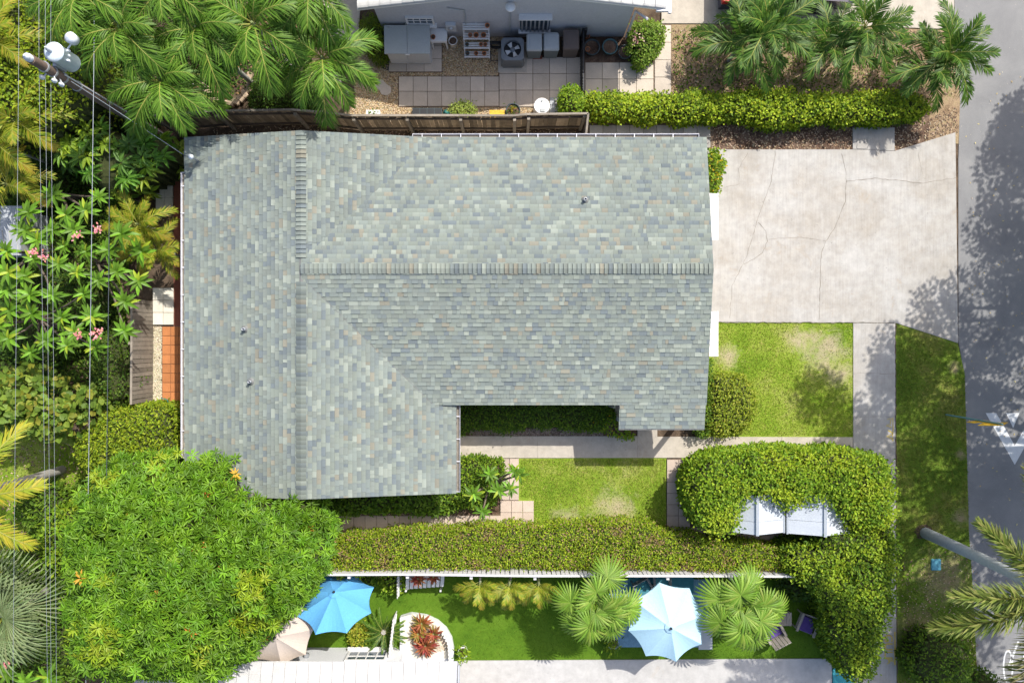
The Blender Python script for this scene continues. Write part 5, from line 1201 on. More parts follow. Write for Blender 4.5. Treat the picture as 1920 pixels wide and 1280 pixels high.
for k in range(5): MB().box((c.x - .19 + k * .095, c.y, .45), (.085, .48, .03)).build('slat', M['wicker'], st_)
for sx in (-.18, .18):
    for sy in (-.2, .2): MB().box((c.x + sx, c.y + sy, .22), (.05, .05, .42)).build('leg', M['wicker'], st_)
# raised bed with pebbles
bed = [(752, 1152), (772, 1146), (800, 1150), (822, 1160), (838, 1174), (848, 1192), (852, 1212), (851, 1238), (752, 1238)]
rb = empty('raised_bed', P(800, 1195), 0, 'curved raised bed of pale pebbles with red plants', 'raised bed')
m = MB(); m.prism(plan(bed, 0), 0, .3); m.build('bed_wall', M['whitestucco'], rb)
m = MB(); m.prism(plan([(790 + (x - 790) * .9, 1193 + (y - 1193) * .9) for x, y in bed], .31), .28, .315); m.build('pebble_top', M['block'], rb)
pebbles('pebbles', [(775, 1152), (800, 1156), (820, 1166), (834, 1178), (842, 1194), (845, 1212), (800, 1215), (772, 1200)], 1600, .02, .04, [(.66, .56, .44), (.55, .45, .34), (.74, .66, .55)], 'pale pebbles on top of the raised bed', z=.32, seed=12)
def picket(pts, h, n, label):
    pts = [P(x, y) for x, y in pts]; root = empty('picket_fence', pts[0], 0, label, 'fence'); L = [(b - a).length for a, b in zip(pts, pts[1:])]; tot = sum(L)
    for k in range(n):
        d = tot * k / (n - 1); i = 0
        while i < len(L) - 1 and d > L[i]: d -= L[i]; i += 1
        a, b = pts[i], pts[i + 1]; p = a.lerp(b, min(1, d / L[i])); az = math.atan2(b.y - a.y, b.x - a.x); m = MB(); m.box(p + Vector((0, 0, h / 2)), (.075, .025, h), rot=(0, 0, az)); m.raw([p + Matrix.Rotation(az, 3, 'Z') @ Vector(q) + Vector((0, 0, h)) for q in ((-.037, -.012, 0), (.037, -.012, 0), (.037, .012, 0), (-.037, .012, 0), (0, 0, .05))], [(0, 1, 4), (1, 2, 4), (2, 3, 4), (3, 0, 4)]); m.build('picket', M['white'], root)
    for i in range(len(L)):
        a, b = pts[i], pts[i + 1]; az = math.atan2(b.y - a.y, b.x - a.x)
        for z in (h * .25, h * .78): m = MB(); m.box((a + b) / 2 + Matrix.Rotation(az, 3, 'Z') @ Vector((0, .03, z)), (L[i], .03, .07), rot=(0, 0, az)); m.build('rail', M['white'], root)
picket([(744, 1146), (738, 1195), (735, 1222)], .95, 13, 'tall white picket fence between cycad and raised bed')
picket([(832, 1178), (842, 1196), (844, 1228)], .6, 9, 'low curved white picket fence between raised bed and open turf')
picket([(752, 1062), (752, 1104)], .95, 8, 'short white picket fence next to the slatted planter bench')
pbn = empty('planter_bench', P(795, 1085), 0, 'white slatted bench planter against the white fence', 'planter')
for k in range(9):
    c = P(764 + k * 8.2, 1088 - k * .6, .55); m = MB(); m.box((c.x, c.y, .5), (.125, .72, .03), rot=(.28, 0, -.1)); m.build('slat', M['white'], pbn)
for px in (764, 828):
    for py in (1072, 1100): c = P(px, py); m = MB(); m.box((c.x, c.y, .22), (.06, .06, .46)); m.build('leg', M['white'], pbn)
m = MB(); c = P(795, 1074, .6); m.box((c.x, c.y, .62), (1.05, .28, .2)); m.build('planter_trough', M['white'], pbn)
# two small glasshouses hidden in the vine hedge
def glasshouse(px0, px1, pyn, pys, ridge_px, label):
    h0, h1 = 1.75, 2.15; root = empty('glasshouse', P((px0 + px1) / 2, (pyn + pys) / 2), 0, label, 'shed')
    xa, xb, xr = P(px0, 0, h0).x, P(px1, 0, h0).x, P(ridge_px, 0, h1).x; yn, ys = P(0, pyn, h0).y, P(0, pys, h0).y
    m = MB(); m.prism([(xa + .05, ys + .05), (xb - .05, ys + .05), (xb - .05, yn - .05), (xa + .05, yn - .05)], 0, h0 - .05); m.build('wall', M['shed'], root)
    for x, xo in ((xa, xr), (xr, xb)):
        n = 3
        for k in range(n):
            a, b = yn + (ys - yn) * k / n, yn + (ys - yn) * (k + 1) / n + .01; za, zb = (h0, h1) if x == xa else (h1, h0)
            m = MB(); slab(m, (x, b, za), (xo, b, zb), (xo, a, zb), (x, a, za), .02); m.build('roof_panel', M['shed'], root)
    m = MB(); m.box((xr, (yn + ys) / 2, h1 + .015), (.1, yn - ys + .02, .04)); m.build('ridge_bar', M['shedframe'], root)
    for x in (xa, xb): m = MB(); m.box((x, (yn + ys) / 2, h0 - .01), (.06, yn - ys + .02, .07)); m.build('eave_bar', M['shedframe'], root)
    g_ = gable([(xa + .05, ys + .045, h0 - .05), (xb - .05, ys + .045, h0 - .05), (xr, ys + .045, h1 - .03)], (0, -1, 0), .02); g_.build('gable_panel', M['shed'], root)
glasshouse(1376, 1470, 925, 998, 1420, 'small grey roofed glasshouse at open end of vine hedge')
glasshouse(1476, 1592, 922, 1000, 1547, 'small grey roofed glasshouse enclosed at corner of vine hedge')

# ------------------------------------------------------------------ VEGETATION
GP = [(.085, .20, .022), (.11, .245, .03), (.065, .16, .018), (.15, .29, .04)]
GPY = [(.19, .27, .02), (.24, .30, .025), (.13, .22, .018), (.30, .30, .04)]
GPD = [(.05, .13, .018), (.07, .17, .024), (.04, .10, .014), (.10, .2, .03)]
FEATHER = [frond_mesh('frond_a', 1.5, 1.15, -.3, .62, .036, 42, GP, .7, seed=1, plumose=.25), frond_mesh('frond_b', 1.8, .75, -.85, .66, .036, 46, GP, .8, seed=2, plumose=.3), frond_mesh('frond_d', 1.75, .6, -1.0, .66, .036, 46, GP, .8, seed=22, plumose=.3), frond_mesh('frond_c', 1.9, .35, -1.2, .66, .036, 46, GP, .9, seed=3, plumose=.3)]
CLUMP = [frond_mesh('clump_a', 1.4, 1.2, .1, .5, .038, 40, GPD, .35, seed=4, plumose=.25), frond_mesh('clump_b', 1.7, .8, -.5, .55, .038, 42, GPD, .45, seed=5, plumose=.25), frond_mesh('clump_c', 1.8, .45, -.9, .55, .038, 42, GPD, .5, seed=6, plumose=.25)]
ARECA = [frond_mesh('areca_a', 1.2, 1.1, .0, .42, .035, 30, GPY, .3, seed=7), frond_mesh('areca_b', 1.5, .7, -.5, .45, .035, 34, GPY, .35, seed=8, tipcol=(.35, .24, .04)), frond_mesh('areca_c', 1.6, .3, -.9, .45, .035, 34, GPY, .4, seed=9)]
COCO = [frond_mesh('coco_a', 2.6, .6, -.5, .62, .05, 46, [(.32, .36, .03), (.26, .33, .03), (.4, .38, .05)], .35, seed=10), frond_mesh('coco_b', 2.8, .3, -.7, .62, .05, 46, [(.32, .34, .03), (.2, .28, .03)], .4, seed=11)]
PLUME = [frond_mesh('plume_a', 2.6, .5, -.4, .52, .034, 170, [(.13, .2, .04), (.18, .25, .06), (.09, .15, .03), (.26, .3, .1)], .25, plumose=1.3, sweep=1.05, seed=12), frond_mesh('plume_b', 2.7, .2, -.6, .52, .034, 170, [(.15, .2, .06), (.2, .25, .08), (.28, .28, .17)], .3, plumose=1.3, sweep=1.05, seed=13)]
CYC = [frond_mesh('cycad_a', .75, .6, -.1, .13, .02, 28, GPD, .1, sweep=1.0, seed=14, stalk=.08), frond_mesh('cycad_b', .85, .3, -.4, .13, .02, 28, GPD, .1, sweep=1.0, seed=15, stalk=.08)]
GF = [(.16, .31, .04), (.13, .26, .03), (.22, .36, .07), (.10, .2, .025)]
FAN = [fan_mesh('fan_a', .68, 26, GF, .7, .55, 1.25, 5.6, seed=1), fan_mesh('fan_b', .78, 28, GF, .9, .9, .95, 5.6, seed=2), fan_mesh('fan_c', .78, 28, GF, 1.1, 1.05, .55, 5.6, seed=3)]
GB = [(.17, .25, .13), (.21, .29, .16), (.13, .2, .09)]
BLUEFAN = [fan_mesh('bfan_a', 1.3, 34, GB, .35, .8, .9, seed=4, w=.55), fan_mesh('bfan_b', 1.4, 34, GB, .5, .9, .4, seed=5, w=.55)]

# feather palms at the upper left
for i, (px, py, h, nf, fs, lb) in enumerate((
    (225, 52, 5.2, 14, 1.05, 'tall feather palm beside the transformer with arching fronds'),
    (302, 148, 4.6, 15, 1.08, 'feather palm overhanging the wooden fence corner near roof mast'),
    (368, 52, 5.0, 14, 1.05, 'feather palm between stone edging and the tall transformer palm'),
    (474, 44, 5.0, 14, 1.05, 'feather palm on grey leaning trunk over dark round shrub'),
    (604, 108, 4.2, 16, 1.05, 'feather palm with droopy tips next to tan gravel'),
    (582, -18, 5.2, 13, 1.05, 'feather palm beside white tiled roof at end of concrete path'),
    (150, -10, 5.4, 13, 1.0, 'feather palm behind the transformer among bright small leaves'),
    (310, -25, 5.4, 12, 1.0, 'feather palm in back row between two taller palms'))):
    palm('feather_palm', px, py, h, FEATHER, nf, lb, r=.075, fs=fs, seed=30 + i, lean=((P(546, 128, .3).x, P(546, 128, .3).y) if i == 3 else None))
# clump palms at the upper right
for i, (px, py, h, nf, fs, lb) in enumerate((
    (1392, 80, 1.7, 12, 1.0, 'dark clump palm closest to the paved path'), (1440, 52, 2.0, 14, 1.05, 'dark clump palm beside the parked car, taller stem'),
    (1555, 84, 1.7, 12, 1.0, 'dark clump palm in the middle clump, lower stem'), (1622, 52, 2.0, 14, 1.02, 'dark clump palm in the middle clump, taller stem'),
    (1742, 122, 1.6, 12, .95, 'dark clump palm at end of green hedge, lower stem'), (1780, 100, 2.0, 14, 1.0, 'dark clump palm reaching over the road edge, taller stem'))):
    palm('clump_palm', px, py, h, CLUMP, nf, lb, r=.06, fs=fs, seed=50 + i)
# yellowish palms at the left margin and by the brick path
for i, (px, py, h, nf, fs, lb) in enumerate((
    (-8, 268, 3.6, 12, 1.1, 'yellow green palm with orange tipped fronds below utility pole'), (10, 345, 3.0, 10, 1.0, 'yellow green palm right beside the pale shed roof'), (-15, 75, 4.4, 10, 1.1, 'yellow green palm beside the bright small leaved tree'), (28, 225, 4.0, 9, 1.0, 'yellow green palm between pole and bright small leaved tree'),
    (258, 420, 2.2, 13, .85, 'yellow green areca palm beside the plank pile'), (292, 468, 1.9, 13, .8, 'yellow green areca palm leaning over the brick path'),
    (900, 1092, 1.5, 9, .62, 'areca palm against white fence beside the slatted bench planter'), (955, 1094, 1.5, 10, .62, 'areca palm against white fence in the middle of row'), (1010, 1094, 1.5, 9, .62, 'areca palm against white fence next to large fan palm'))):
    palm('areca_palm', px, py, h, ARECA, nf, lb, r=.045, fs=fs, seed=70 + i, azr=([-.15 - 2.85 * ((k * .618) % 1) for k in range(nf)] if i >= 6 else None))
palm('coconut_palm', -75, 935, 5.2, COCO, 9, 'coconut palm reaching long yellow fronds over the lawn', r=.13, seed=81, azr=[.22, -.5, -1.1, 1.3, 2.2, 3.0, 3.9, 4.6, .95], shaft=False)
palm('bottlebrush_palm', 1988, 1120, 7.0, PLUME, 9, 'tall palm with smooth pale trunk rooted in the verge', r=.165, fs=1.42, trunkmat='bluetrunk', seed=83, azr=[2.38, .3, 3.06, 3.34, 1.6, .6, 5.0, 5.7, 4.3], lean=tuple(P(1734, 998)[:2]))
palm('fan_palm', 1116, 1128, 2.1, FAN, 14, 'large fan palm between areca palms and pale blue umbrella', r=.1, seed=85, shaft=False, fs=.98)
palm('fan_palm', 1392, 1132, 2.1, FAN, 14, 'large fan palm between pale blue umbrella and side table', r=.1, seed=86, shaft=False, fs=.98)
palm('silver_fan_palm', 4, 1152, 2.6, BLUEFAN, 12, 'silvery fan palm with long thin leaves near mango tree', r=.12, seed=87, shaft=False)
palm('cycad', 719, 1185, .45, CYC, 24, 'dark green cycad rosette beside the white picket fence', r=.1, seed=88, shaft=False, cat='cycad')

# big-leaf frangipani trees: tree > branch > leaf
def big_leaf(name, L, W, cols, seed, droop=.35):
    rng = np.random.default_rng(seed); m = 6; V, F, C = [], [], []
    for i in range(m + 1):
        t = i / m; x = L * t; z = -droop * L * t * t; hw = W / 2 * (math.sin(PI * min(1, .08 + .9 * t ** .8)) ** .8 if t < 1 else .02); V += [(x, -hw, z + hw * .35), (x, 0, z), (x, hw, z + hw * .35)]
    for i in range(m):
        for j in (0, 1): a = i * 3 + j; F += [(a, a + 3, a + 4), (a, a + 4, a + 1)]
    c = palette(1, cols, None, .1, rng)[0]; C = [c * (1.12 if i % 3 == 1 else 1.0) for i in range(len(V))]
    return np_mesh(name, np.array(V), np.array(F), np.array(C), M['gloss'])
GL_ = [(.12, .27, .025), (.15, .31, .03), (.09, .22, .02)]
LEAF = [big_leaf('plumeria_leaf', .52, .15, GL_, k, d) for k, d in ((1, .2), (2, .35), (3, .5), (4, .3))] + [big_leaf('plumeria_leaf', .46, .14, [(.26, .36, .03)], 9, .3)]
def frangipani(trunk, tips, zt, label, seed, nl=13, leafscale=1.0, zs=.35, flowers=()):
    r = random.Random(seed); b = P(*trunk); root = empty('frangipani_tree', b, 0, label, 'tree'); fork = b + Vector((0, 0, zt * .35))
    MB().tube([b, fork], [.11, .08], 9).build('trunk', M['bark'], root)
    for px, py in tips:
        z = zt + r.uniform(-zs, zs); e = P(px, py, z); md = fork.lerp(e, .6) + Vector((0, 0, -.15)); ob = MB(); ob.tube([fork, md, e], [.05, .035, .025], 6)
        br_ = ob.build('branch', M['bark'], root); o3 = e - wloc(root); sc0 = leafscale * r.uniform(.82, 1.12); tx, ty = r.uniform(-.2, .2), r.uniform(-.2, .2)
        for k in range(nl):
            az = 2 * PI * k * .381966 + r.uniform(-.15, .15); ring = k / nl; el = .85 - 1.05 * (1 - ring) + r.uniform(-.1, .1); el = (.05 + .75 * ring)
            me = LEAF[4] if r.random() < .1 else LEAF[r.randrange(4)]
            rot = (Euler((tx, ty, 0)).to_matrix() @ Euler((0, 0, az)).to_matrix() @ Euler((r.uniform(-.2, .2), -el, 0)).to_matrix()).to_euler()
            link('leaf', me, br_, o3 + Vector((0, 0, .04 * ring)), rot, [sc0 * (1.0 - .35 * ring) * r.uniform(.88, 1.1)] * 3)
    for px, py in flowers:
        c = P(px, py, zt + .45); rng = np.random.default_rng(int(px + py)); n = 18; a = rng.uniform(0, 2 * PI, n); p = np.array([[c.x, c.y, c.z]]) + rng.normal(0, .07, (n, 3)); d = np.stack([np.cos(a), np.sin(a), rng.uniform(0, .6, n)], 1)
        geo = leaf_geo(p, d, np.tile([[0, 0, 1.0]], (n, 1)), .09, .055, palette(n, [(.7, .25, .38), (.75, .4, .5), (.65, .3, .3)], None, .1, rng)); link('blossom', np_mesh('blossom', *shift(geo, wloc(root)), M['petal']), root)
Q = lambda l, oy: [(x / 4.267, oy + y / 4.267) for x, y in l]
A1 = Q([(430, 280), (790, 295), (530, 440), (690, 400), (230, 420), (590, 560)], 300)
A2 = Q([(970, 590), (1135, 730), (935, 890), (1110, 965), (1000, 1130), (690, 730), (790, 960), (870, 720)], 300) + Q([(1000, 170)], 580)
A3 = Q([(200, 560), (430, 560), (300, 640), (520, 690), (270, 790), (470, 830), (60, 730), (70, 900), (180, 930), (620, 900), (420, 1080), (50, 1040)], 300)
A4 = Q([(670, 1070), (240, 1080), (80, 1200), (260, 1220), (500, 1260), (740, 1250)], 300) + Q([(70, 230), (250, 340), (370, 250), (540, 290), (760, 300), (600, 180), (-20, 120)], 580)
frangipani((150, 375), A1, 3.3, 'frangipani tree with star shaped leaf whorls beside umbrella tree', 1)
frangipani((215, 500), A2, 3.2, 'frangipani tree reaching toward the areca palms and brick path', 2)
frangipani((95, 480), A3, 3.4, 'frangipani tree with pink blossoms beside the pale shed', 3, flowers=[(183, 432), (60, 476), (80, 482), (145, 442)])
frangipani((110, 600), A4, 3.2, 'frangipani tree with pink blossoms next to the sea grape', 4, flowers=[(185, 622), (178, 630), (147, 628)])
frangipani((918, 905), [(888, 925), (935, 918), (957, 915), (905, 958), (965, 882), (918, 888), (975, 890)], 1.5, 'small frangipani beside front paving with long leaves', 5, 11, .82, .2)
frangipani((10, 1290), [(15, 1262), (48, 1275), (90, 1268), (-10, 1290)], 2.6, 'frangipani tree beside silvery fan palm, far from pale shed', 6, 11, .95, flowers=[(12, 1245)])

# trees and shrubs by outline
mango_out = [(142, 1000), (150, 960), (170, 925), (168, 890), (215, 872), (262, 860), (330, 862), (362, 872), (385, 860), (415, 862), (432, 882), (446, 905), (470, 930), (505, 938), (560, 936), (590, 962), (606, 1002), (600, 1040), (592, 1080), (576, 1110), (560, 1130), (530, 1150), (512, 1190), (480, 1210), (450, 1225), (440, 1262), (380, 1262), (330, 1255), (250, 1268), (200, 1250), (165, 1230), (160, 1180), (162, 1150), (142, 1140), (138, 1110), (160, 1085), (155, 1050)]
plant('mango_tree', mango_out, 3.6, 'large dense mango tree with orange young leaves over roof corner', 'tree', 2.6, 6.4, 105, .225, .05, [(.12, .27, .018), (.095, .225, .015), (.16, .33, .022), (.075, .18, .012)], mat='gloss', trunk=(P(360, 1060, 0).x, P(360, 1060, 0).y, .24), edge=2.6, lump=.5, lamp=1.1, depth=.8, flank=.25, zbot=1.8, ros=10, over=.12, seed=5, cd=.55, tips=(.10, [(.22, .34, .02), (.2, .33, .02), (.26, .36, .03)]), spot=(.006, [(.5, .24, .05), (.5, .34, .05)]), core=True, droop=.22, rt=(-.15, .55))
plant('small_leaf_tree', [(-30, -30), (55, -30), (80, 20), (95, 60), (150, 75), (170, 120), (172, 175), (140, 215), (90, 238), (72, 262), (30, 250), (-30, 270)], 3.8, 'bright yellow green small leaved tree around the utility pole', 'tree', 2.6, 4.4, 330, .13, .075, G_LIME, trunk=(P(60, 120).x, P(60, 120).y, .12), edge=1.0, lump=.35, lamp=.5, depth=.5, flank=.2, zbot=1.6, seed=6, over=.12, gap=.3)
plant('umbrella_tree', [(100, 250), (125, 225), (170, 222), (215, 240), (262, 232), (300, 245), (312, 275), (305, 310), (270, 335), (225, 350), (180, 352), (150, 330), (115, 312), (102, 285)], 2.8, 'umbrella tree with radiating glossy leaflets beside roof corner', 'tree', 2.0, 3.0, 7.5, .40, .12, [(.10, .25, .03), (.14, .3, .035), (.08, .2, .03), (.2, .33, .03)], mat='gloss', trunk=(P(205, 285).x, P(205, 285).y, .08), edge=.8, lump=.45, lamp=.5, depth=.3, flank=.25, zbot=.8, ros=11, seed=7, droop=.3, rt=(-.1, .35), core=True)
plant('sea_grape', [(-30, 690), (20, 688), (50, 705), (80, 720), (110, 735), (140, 740), (165, 752), (168, 775), (145, 800), (120, 830), (80, 832), (50, 820), (25, 805), (-30, 810)], 2.6, 'sea grape tree with large round pale leaves', 'tree', 1.6, 2.9, 120, .22, .24, [(.14, .25, .04), (.10, .19, .03), (.2, .31, .05), (.22, .26, .04)], trunk=(P(70, 760).x, P(70, 760).y, .09), edge=.8, lump=.4, lamp=.6, depth=.6, flank=.2, zbot=.8, seed=8, gap=.45, core=False)
plant('lime_shrub', [(140, 860), (135, 830), (165, 800), (185, 775), (230, 762), (270, 760), (300, 768), (312, 800), (318, 840), (322, 880), (280, 900), (200, 905), (160, 895)], 2.0, 'rounded lime green shrub between side fence and mango tree', 'shrub', 1.3, 2.3, 520, .11, .05, G_LIME, edge=.9, lump=.3, lamp=.3, depth=.25, seed=9)
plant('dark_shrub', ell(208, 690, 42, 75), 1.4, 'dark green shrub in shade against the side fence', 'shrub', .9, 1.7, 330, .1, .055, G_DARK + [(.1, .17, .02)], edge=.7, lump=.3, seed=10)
plant('round_shrub', [(468, 165), (478, 135), (500, 118), (540, 125), (575, 150), (590, 180), (580, 200), (540, 205), (490, 202), (466, 190)], 1.0, 'dark rounded shrub beneath the leaning palm trunk', 'shrub', .6, 1.2, 550, .09, .045, G_DARK, edge=.6, lump=.25, lamp=.15, seed=11)
plant('bamboo_shrub', [(672, 40), (690, 22), (715, 30), (722, 55), (728, 80), (708, 100), (690, 95), (686, 70)], 1.2, 'feathery bright shrub at corner of grey house', 'shrub', .6, 1.4, 700, .16, .022, [(.17, .28, .02), (.12, .22, .02), (.22, .32, .03)], edge=.5, lump=.25, seed=12)
plant('flowering_shrub', [(1185, 75), (1190, 45), (1215, 34), (1240, 45), (1245, 70), (1238, 90), (1225, 105), (1205, 122), (1190, 110), (1195, 95), (1180, 88)], .8, 'light green shrub with pink flowers by paved corner', 'shrub', .5, 1.0, 520, .1, .06, [(.17, .3, .04), (.13, .25, .03), (.22, .34, .06)], edge=.4, lump=.2, seed=13, tips=(.05, [(.7, .4, .45), (.8, .65, .65)]))
plant('topiary_bush', ell(1073, 185, 22, 28, 14, .05), 1.0, 'round clipped bush beside white barrel at fence end', 'bush', .7, 1.25, 750, .075, .045, G_BRIGHT, edge=.42, lump=.16, lamp=.1, depth=.12, seed=14)
plant('pale_bush', ell(867, 203, 23, 13, 12), .45, 'pale green bush between watering can and yellow crate', 'bush', .25, .55, 900, .08, .035, [(.3, .42, .1), (.24, .36, .07), (.36, .46, .14)], edge=.25, lump=.12, seed=15)
pp = pot('plant_pot', 962, 207, 0, .27, .3, 'potdark', 'black pot with yellow flowered plant between crate and barrel'); geo, _ = canopy(plan(ell(962, 206, 11, 9), .4), .34, .5, 500, .11, .04, G_DARK + [(.5, .38, .03)], edge=.2, lump=.12, flank=0, core=False, seed=16); link('plant', np_mesh('plant', *shift(geo, wloc(pp)), M['leaf']), pp)
hedge_top = [(1100, 186), (1112, 178), (1150, 176), (1200, 173), (1260, 176), (1320, 172), (1400, 174), (1450, 168), (1500, 172), (1560, 176), (1620, 172), (1680, 176), (1735, 182), (1748, 200), (1725, 214), (1690, 222), (1620, 218), (1560, 222), (1500, 226), (1455, 228), (1400, 220), (1340, 218), (1280, 222), (1220, 218), (1160, 218), (1110, 216)]
plant('long_hedge', hedge_top, .9, 'bright yellow green hedge separating two front yards', 'hedge', .5, 1.1, 640, .10, .065, G_LIME + [(.09, .17, .014)], edge=.35, lump=.26, lamp=.42, depth=.22, seed=17, over=.1, tips=(.25, [(.33, .45, .03), (.28, .42, .03)]))
hedge_mid = [(606, 1045), (625, 1025), (650, 1012), (690, 1004), (760, 998), (860, 993), (960, 990), (1050, 988), (1130, 984), (1200, 985), (1240, 992), (1275, 1003), (1310, 1012), (1350, 1018), (1420, 1022), (1490, 1035), (1500, 1058), (1480, 1078), (1400, 1078), (1330, 1076), (1200, 1072), (1000, 1068), (860, 1070), (700, 1076), (630, 1078), (610, 1066)]
plant('clipped_hedge', hedge_mid, 1.3, 'long clipped hedge with bare brown twigs along white fence', 'hedge', 1.0, 1.45, 1050, .072, .04, G_LIME + [(.30, .22, .14), (.10, .18, .02)], wts=[3, 3, 2, 2.5, 1.6, 1.6], edge=.4, lump=.26, lamp=.28, depth=.25, seed=18, tips=(.12, [(.27, .2, .13), (.3, .38, .03), (.2, .17, .08)]))
vine_a = [(1298, 950), (1296, 905), (1305, 878), (1345, 859), (1420, 855), (1500, 852), (1580, 853), (1640, 854), (1670, 868), (1678, 900), (1682, 990), (1610, 1002), (1585, 985), (1572, 962), (1548, 938), (1520, 942), (1498, 965), (1480, 962), (1470, 948), (1440, 940), (1408, 940), (1392, 958), (1376, 1000), (1350, 1005), (1318, 990)]
plant('vine_hedge', vine_a, 2.2, 'leafy vine mass growing over the two glasshouses', 'hedge', 1.6, 2.5, 720, .105, .06, G_BRIGHT, edge=.6, lump=.36, lamp=.75, depth=.35, seed=19, over=.13, tips=(.3, [(.3, .42, .03), (.25, .38, .025)]))
vine_b = [(1555, 1000), (1600, 1000), (1680, 992), (1690, 1050), (1680, 1090), (1672, 1150), (1654, 1190), (1648, 1240), (1632, 1272), (1600, 1275), (1580, 1235), (1560, 1190), (1562, 1140), (1530, 1105), (1490, 1090), (1480, 1062), (1505, 1040), (1535, 1025)]
plant('vine_hedge', vine_b, 2.2, 'leafy vine column beside sidewalk next to the turf garden', 'hedge', 1.6, 2.5, 640, .105, .06, G_MID + [(.2, .32, .02), (.17, .29, .02)], edge=.6, lump=.36, lamp=.75, depth=.35, seed=20, over=.13, tips=(.3, [(.27, .40, .03), (.22, .35, .025)]))
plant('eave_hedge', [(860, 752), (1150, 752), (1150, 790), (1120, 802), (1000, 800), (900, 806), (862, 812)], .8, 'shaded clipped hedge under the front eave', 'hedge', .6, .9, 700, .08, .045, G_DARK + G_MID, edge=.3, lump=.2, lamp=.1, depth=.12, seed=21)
plant('rose_bush', [(1115, 775), (1145, 770), (1158, 790), (1185, 810), (1192, 822), (1165, 822), (1140, 812), (1120, 800)], .7, 'loose bush with yellow flowers beside porch roof corner', 'bush', .4, .95, 260, .1, .05, G_BRIGHT + [(.6, .45, .03)], wts=[3, 3, 2, 2, .8], edge=.4, lump=.2, seed=22, core=False)
plant('corner_shrub', [(856, 862), (900, 856), (938, 862), (942, 900), (920, 945), (880, 950), (856, 945)], .7, 'clipped shrub at house corner behind small frangipani', 'shrub', .5, .85, 620, .09, .045, G_MID + G_BRIGHT, edge=.4, lump=.22, lamp=.14, seed=23)
plant('foundation_shrubs', [(600, 925), (700, 925), (860, 915), (866, 955), (820, 962), (740, 958), (660, 962), (606, 962)], .6, 'leafy shrub row in shade below the roof edge', 'shrub', .4, .75, 420, .13, .06, G_MID, edge=.35, lump=.25, lamp=.25, seed=24)
plant('lawn_bush', [(1330, 715), (1355, 700), (1395, 708), (1418, 735), (1420, 775), (1405, 805), (1370, 815), (1328, 812)], .6, 'rounded bush on front lawn next to the house', 'bush', .35, .8, 520, .09, .05, [(.2, .29, .03), (.24, .33, .03), (.15, .23, .02), (.28, .34, .05)], edge=.5, lump=.25, lamp=.15, seed=25)
plant('wall_shrub', [(1310, 672), (1334, 670), (1332, 720), (1326, 815), (1310, 815)], .7, 'narrow shrub along gable wall beside front lawn', 'shrub', .5, .9, 500, .09, .05, G_MID, edge=.3, lump=.2, seed=26)
plant('croton_shrub', [(1316, 282), (1348, 284), (1362, 305), (1352, 330), (1346, 358), (1316, 362)], .8, 'bright shrub with yellow leaves at driveway corner of house', 'shrub', .5, .95, 520, .1, .06, G_BRIGHT + [(.55, .45, .02)], wts=[3, 3, 2, 2, 1], edge=.3, lump=.2, seed=27)
for k, (cx, cy_, rx, ry, z, pal_, lb, L_) in enumerate((
    (75, 955, 50, 42, 1.0, G_MID, 'low green shrub beside the coconut frond shadow', .14), (110, 1010, 45, 60, 1.4, G_BRIGHT, 'airy yellow green shrub between mango tree and lawn', .16), (60, 1050, 45, 38, 1.1, G_MID, 'mid green shrub between silvery fan palm and lawn', .13),
    (125, 1120, 32, 55, 1.2, G_DARK + G_MID, 'dark shrub squeezed between silvery palm and mango', .13), (118, 1215, 38, 50, 1.3, G_MID, 'dark green shrub by mango tree near the last frangipani', .12), (205, 745, 30, 30, 1.0, G_BRIGHT, 'small bright shrub at the foot of side fence', .11),
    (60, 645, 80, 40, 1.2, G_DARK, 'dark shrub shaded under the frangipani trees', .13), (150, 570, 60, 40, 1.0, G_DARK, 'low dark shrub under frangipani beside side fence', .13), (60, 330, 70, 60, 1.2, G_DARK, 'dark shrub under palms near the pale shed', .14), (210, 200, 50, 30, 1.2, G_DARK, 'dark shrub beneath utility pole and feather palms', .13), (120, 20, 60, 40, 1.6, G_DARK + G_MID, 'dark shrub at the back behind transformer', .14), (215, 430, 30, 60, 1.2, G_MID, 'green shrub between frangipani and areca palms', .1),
    (650, 1090, 60, 12, .8, G_MID, 'leafy shrub behind blue umbrella along white fence', .12), (735, 1095, 22, 16, .7, G_BRIGHT, 'bright shrub between blue umbrella and picket fence', .11), (1500, 1100, 35, 22, .9, G_DARK, 'dark leafy shrub behind the small slatted table', .16), (1775, 1250, 55, 48, 1.8, G_MID, 'green shrub on the verge near the tall palm trunk', .12), (1862, 1288, 24, 12, 1.6, G_DARK, 'leafy twig shrub over the bicycle road marking', .12), (608, 1022, 22, 30, 1.0, G_BRIGHT, 'pale green shrub at the end of clipped hedge', .16), (400, 60, 80, 50, .7, G_DARK, 'dark low shrub under the feather palms', .12), (255, 190, 40, 35, .9, G_MID, 'green shrub under the palm at fence corner', .12))):
    plant('garden_shrub', ell(cx, cy_, rx, ry, 14, .14), z * .8, lb, 'shrub', z * .55, z, 260, L_, L_ * .5, pal_, edge=min(rx, ry) * S * .9, lump=.28, lamp=.35, depth=.3, seed=100 + k, over=.1)
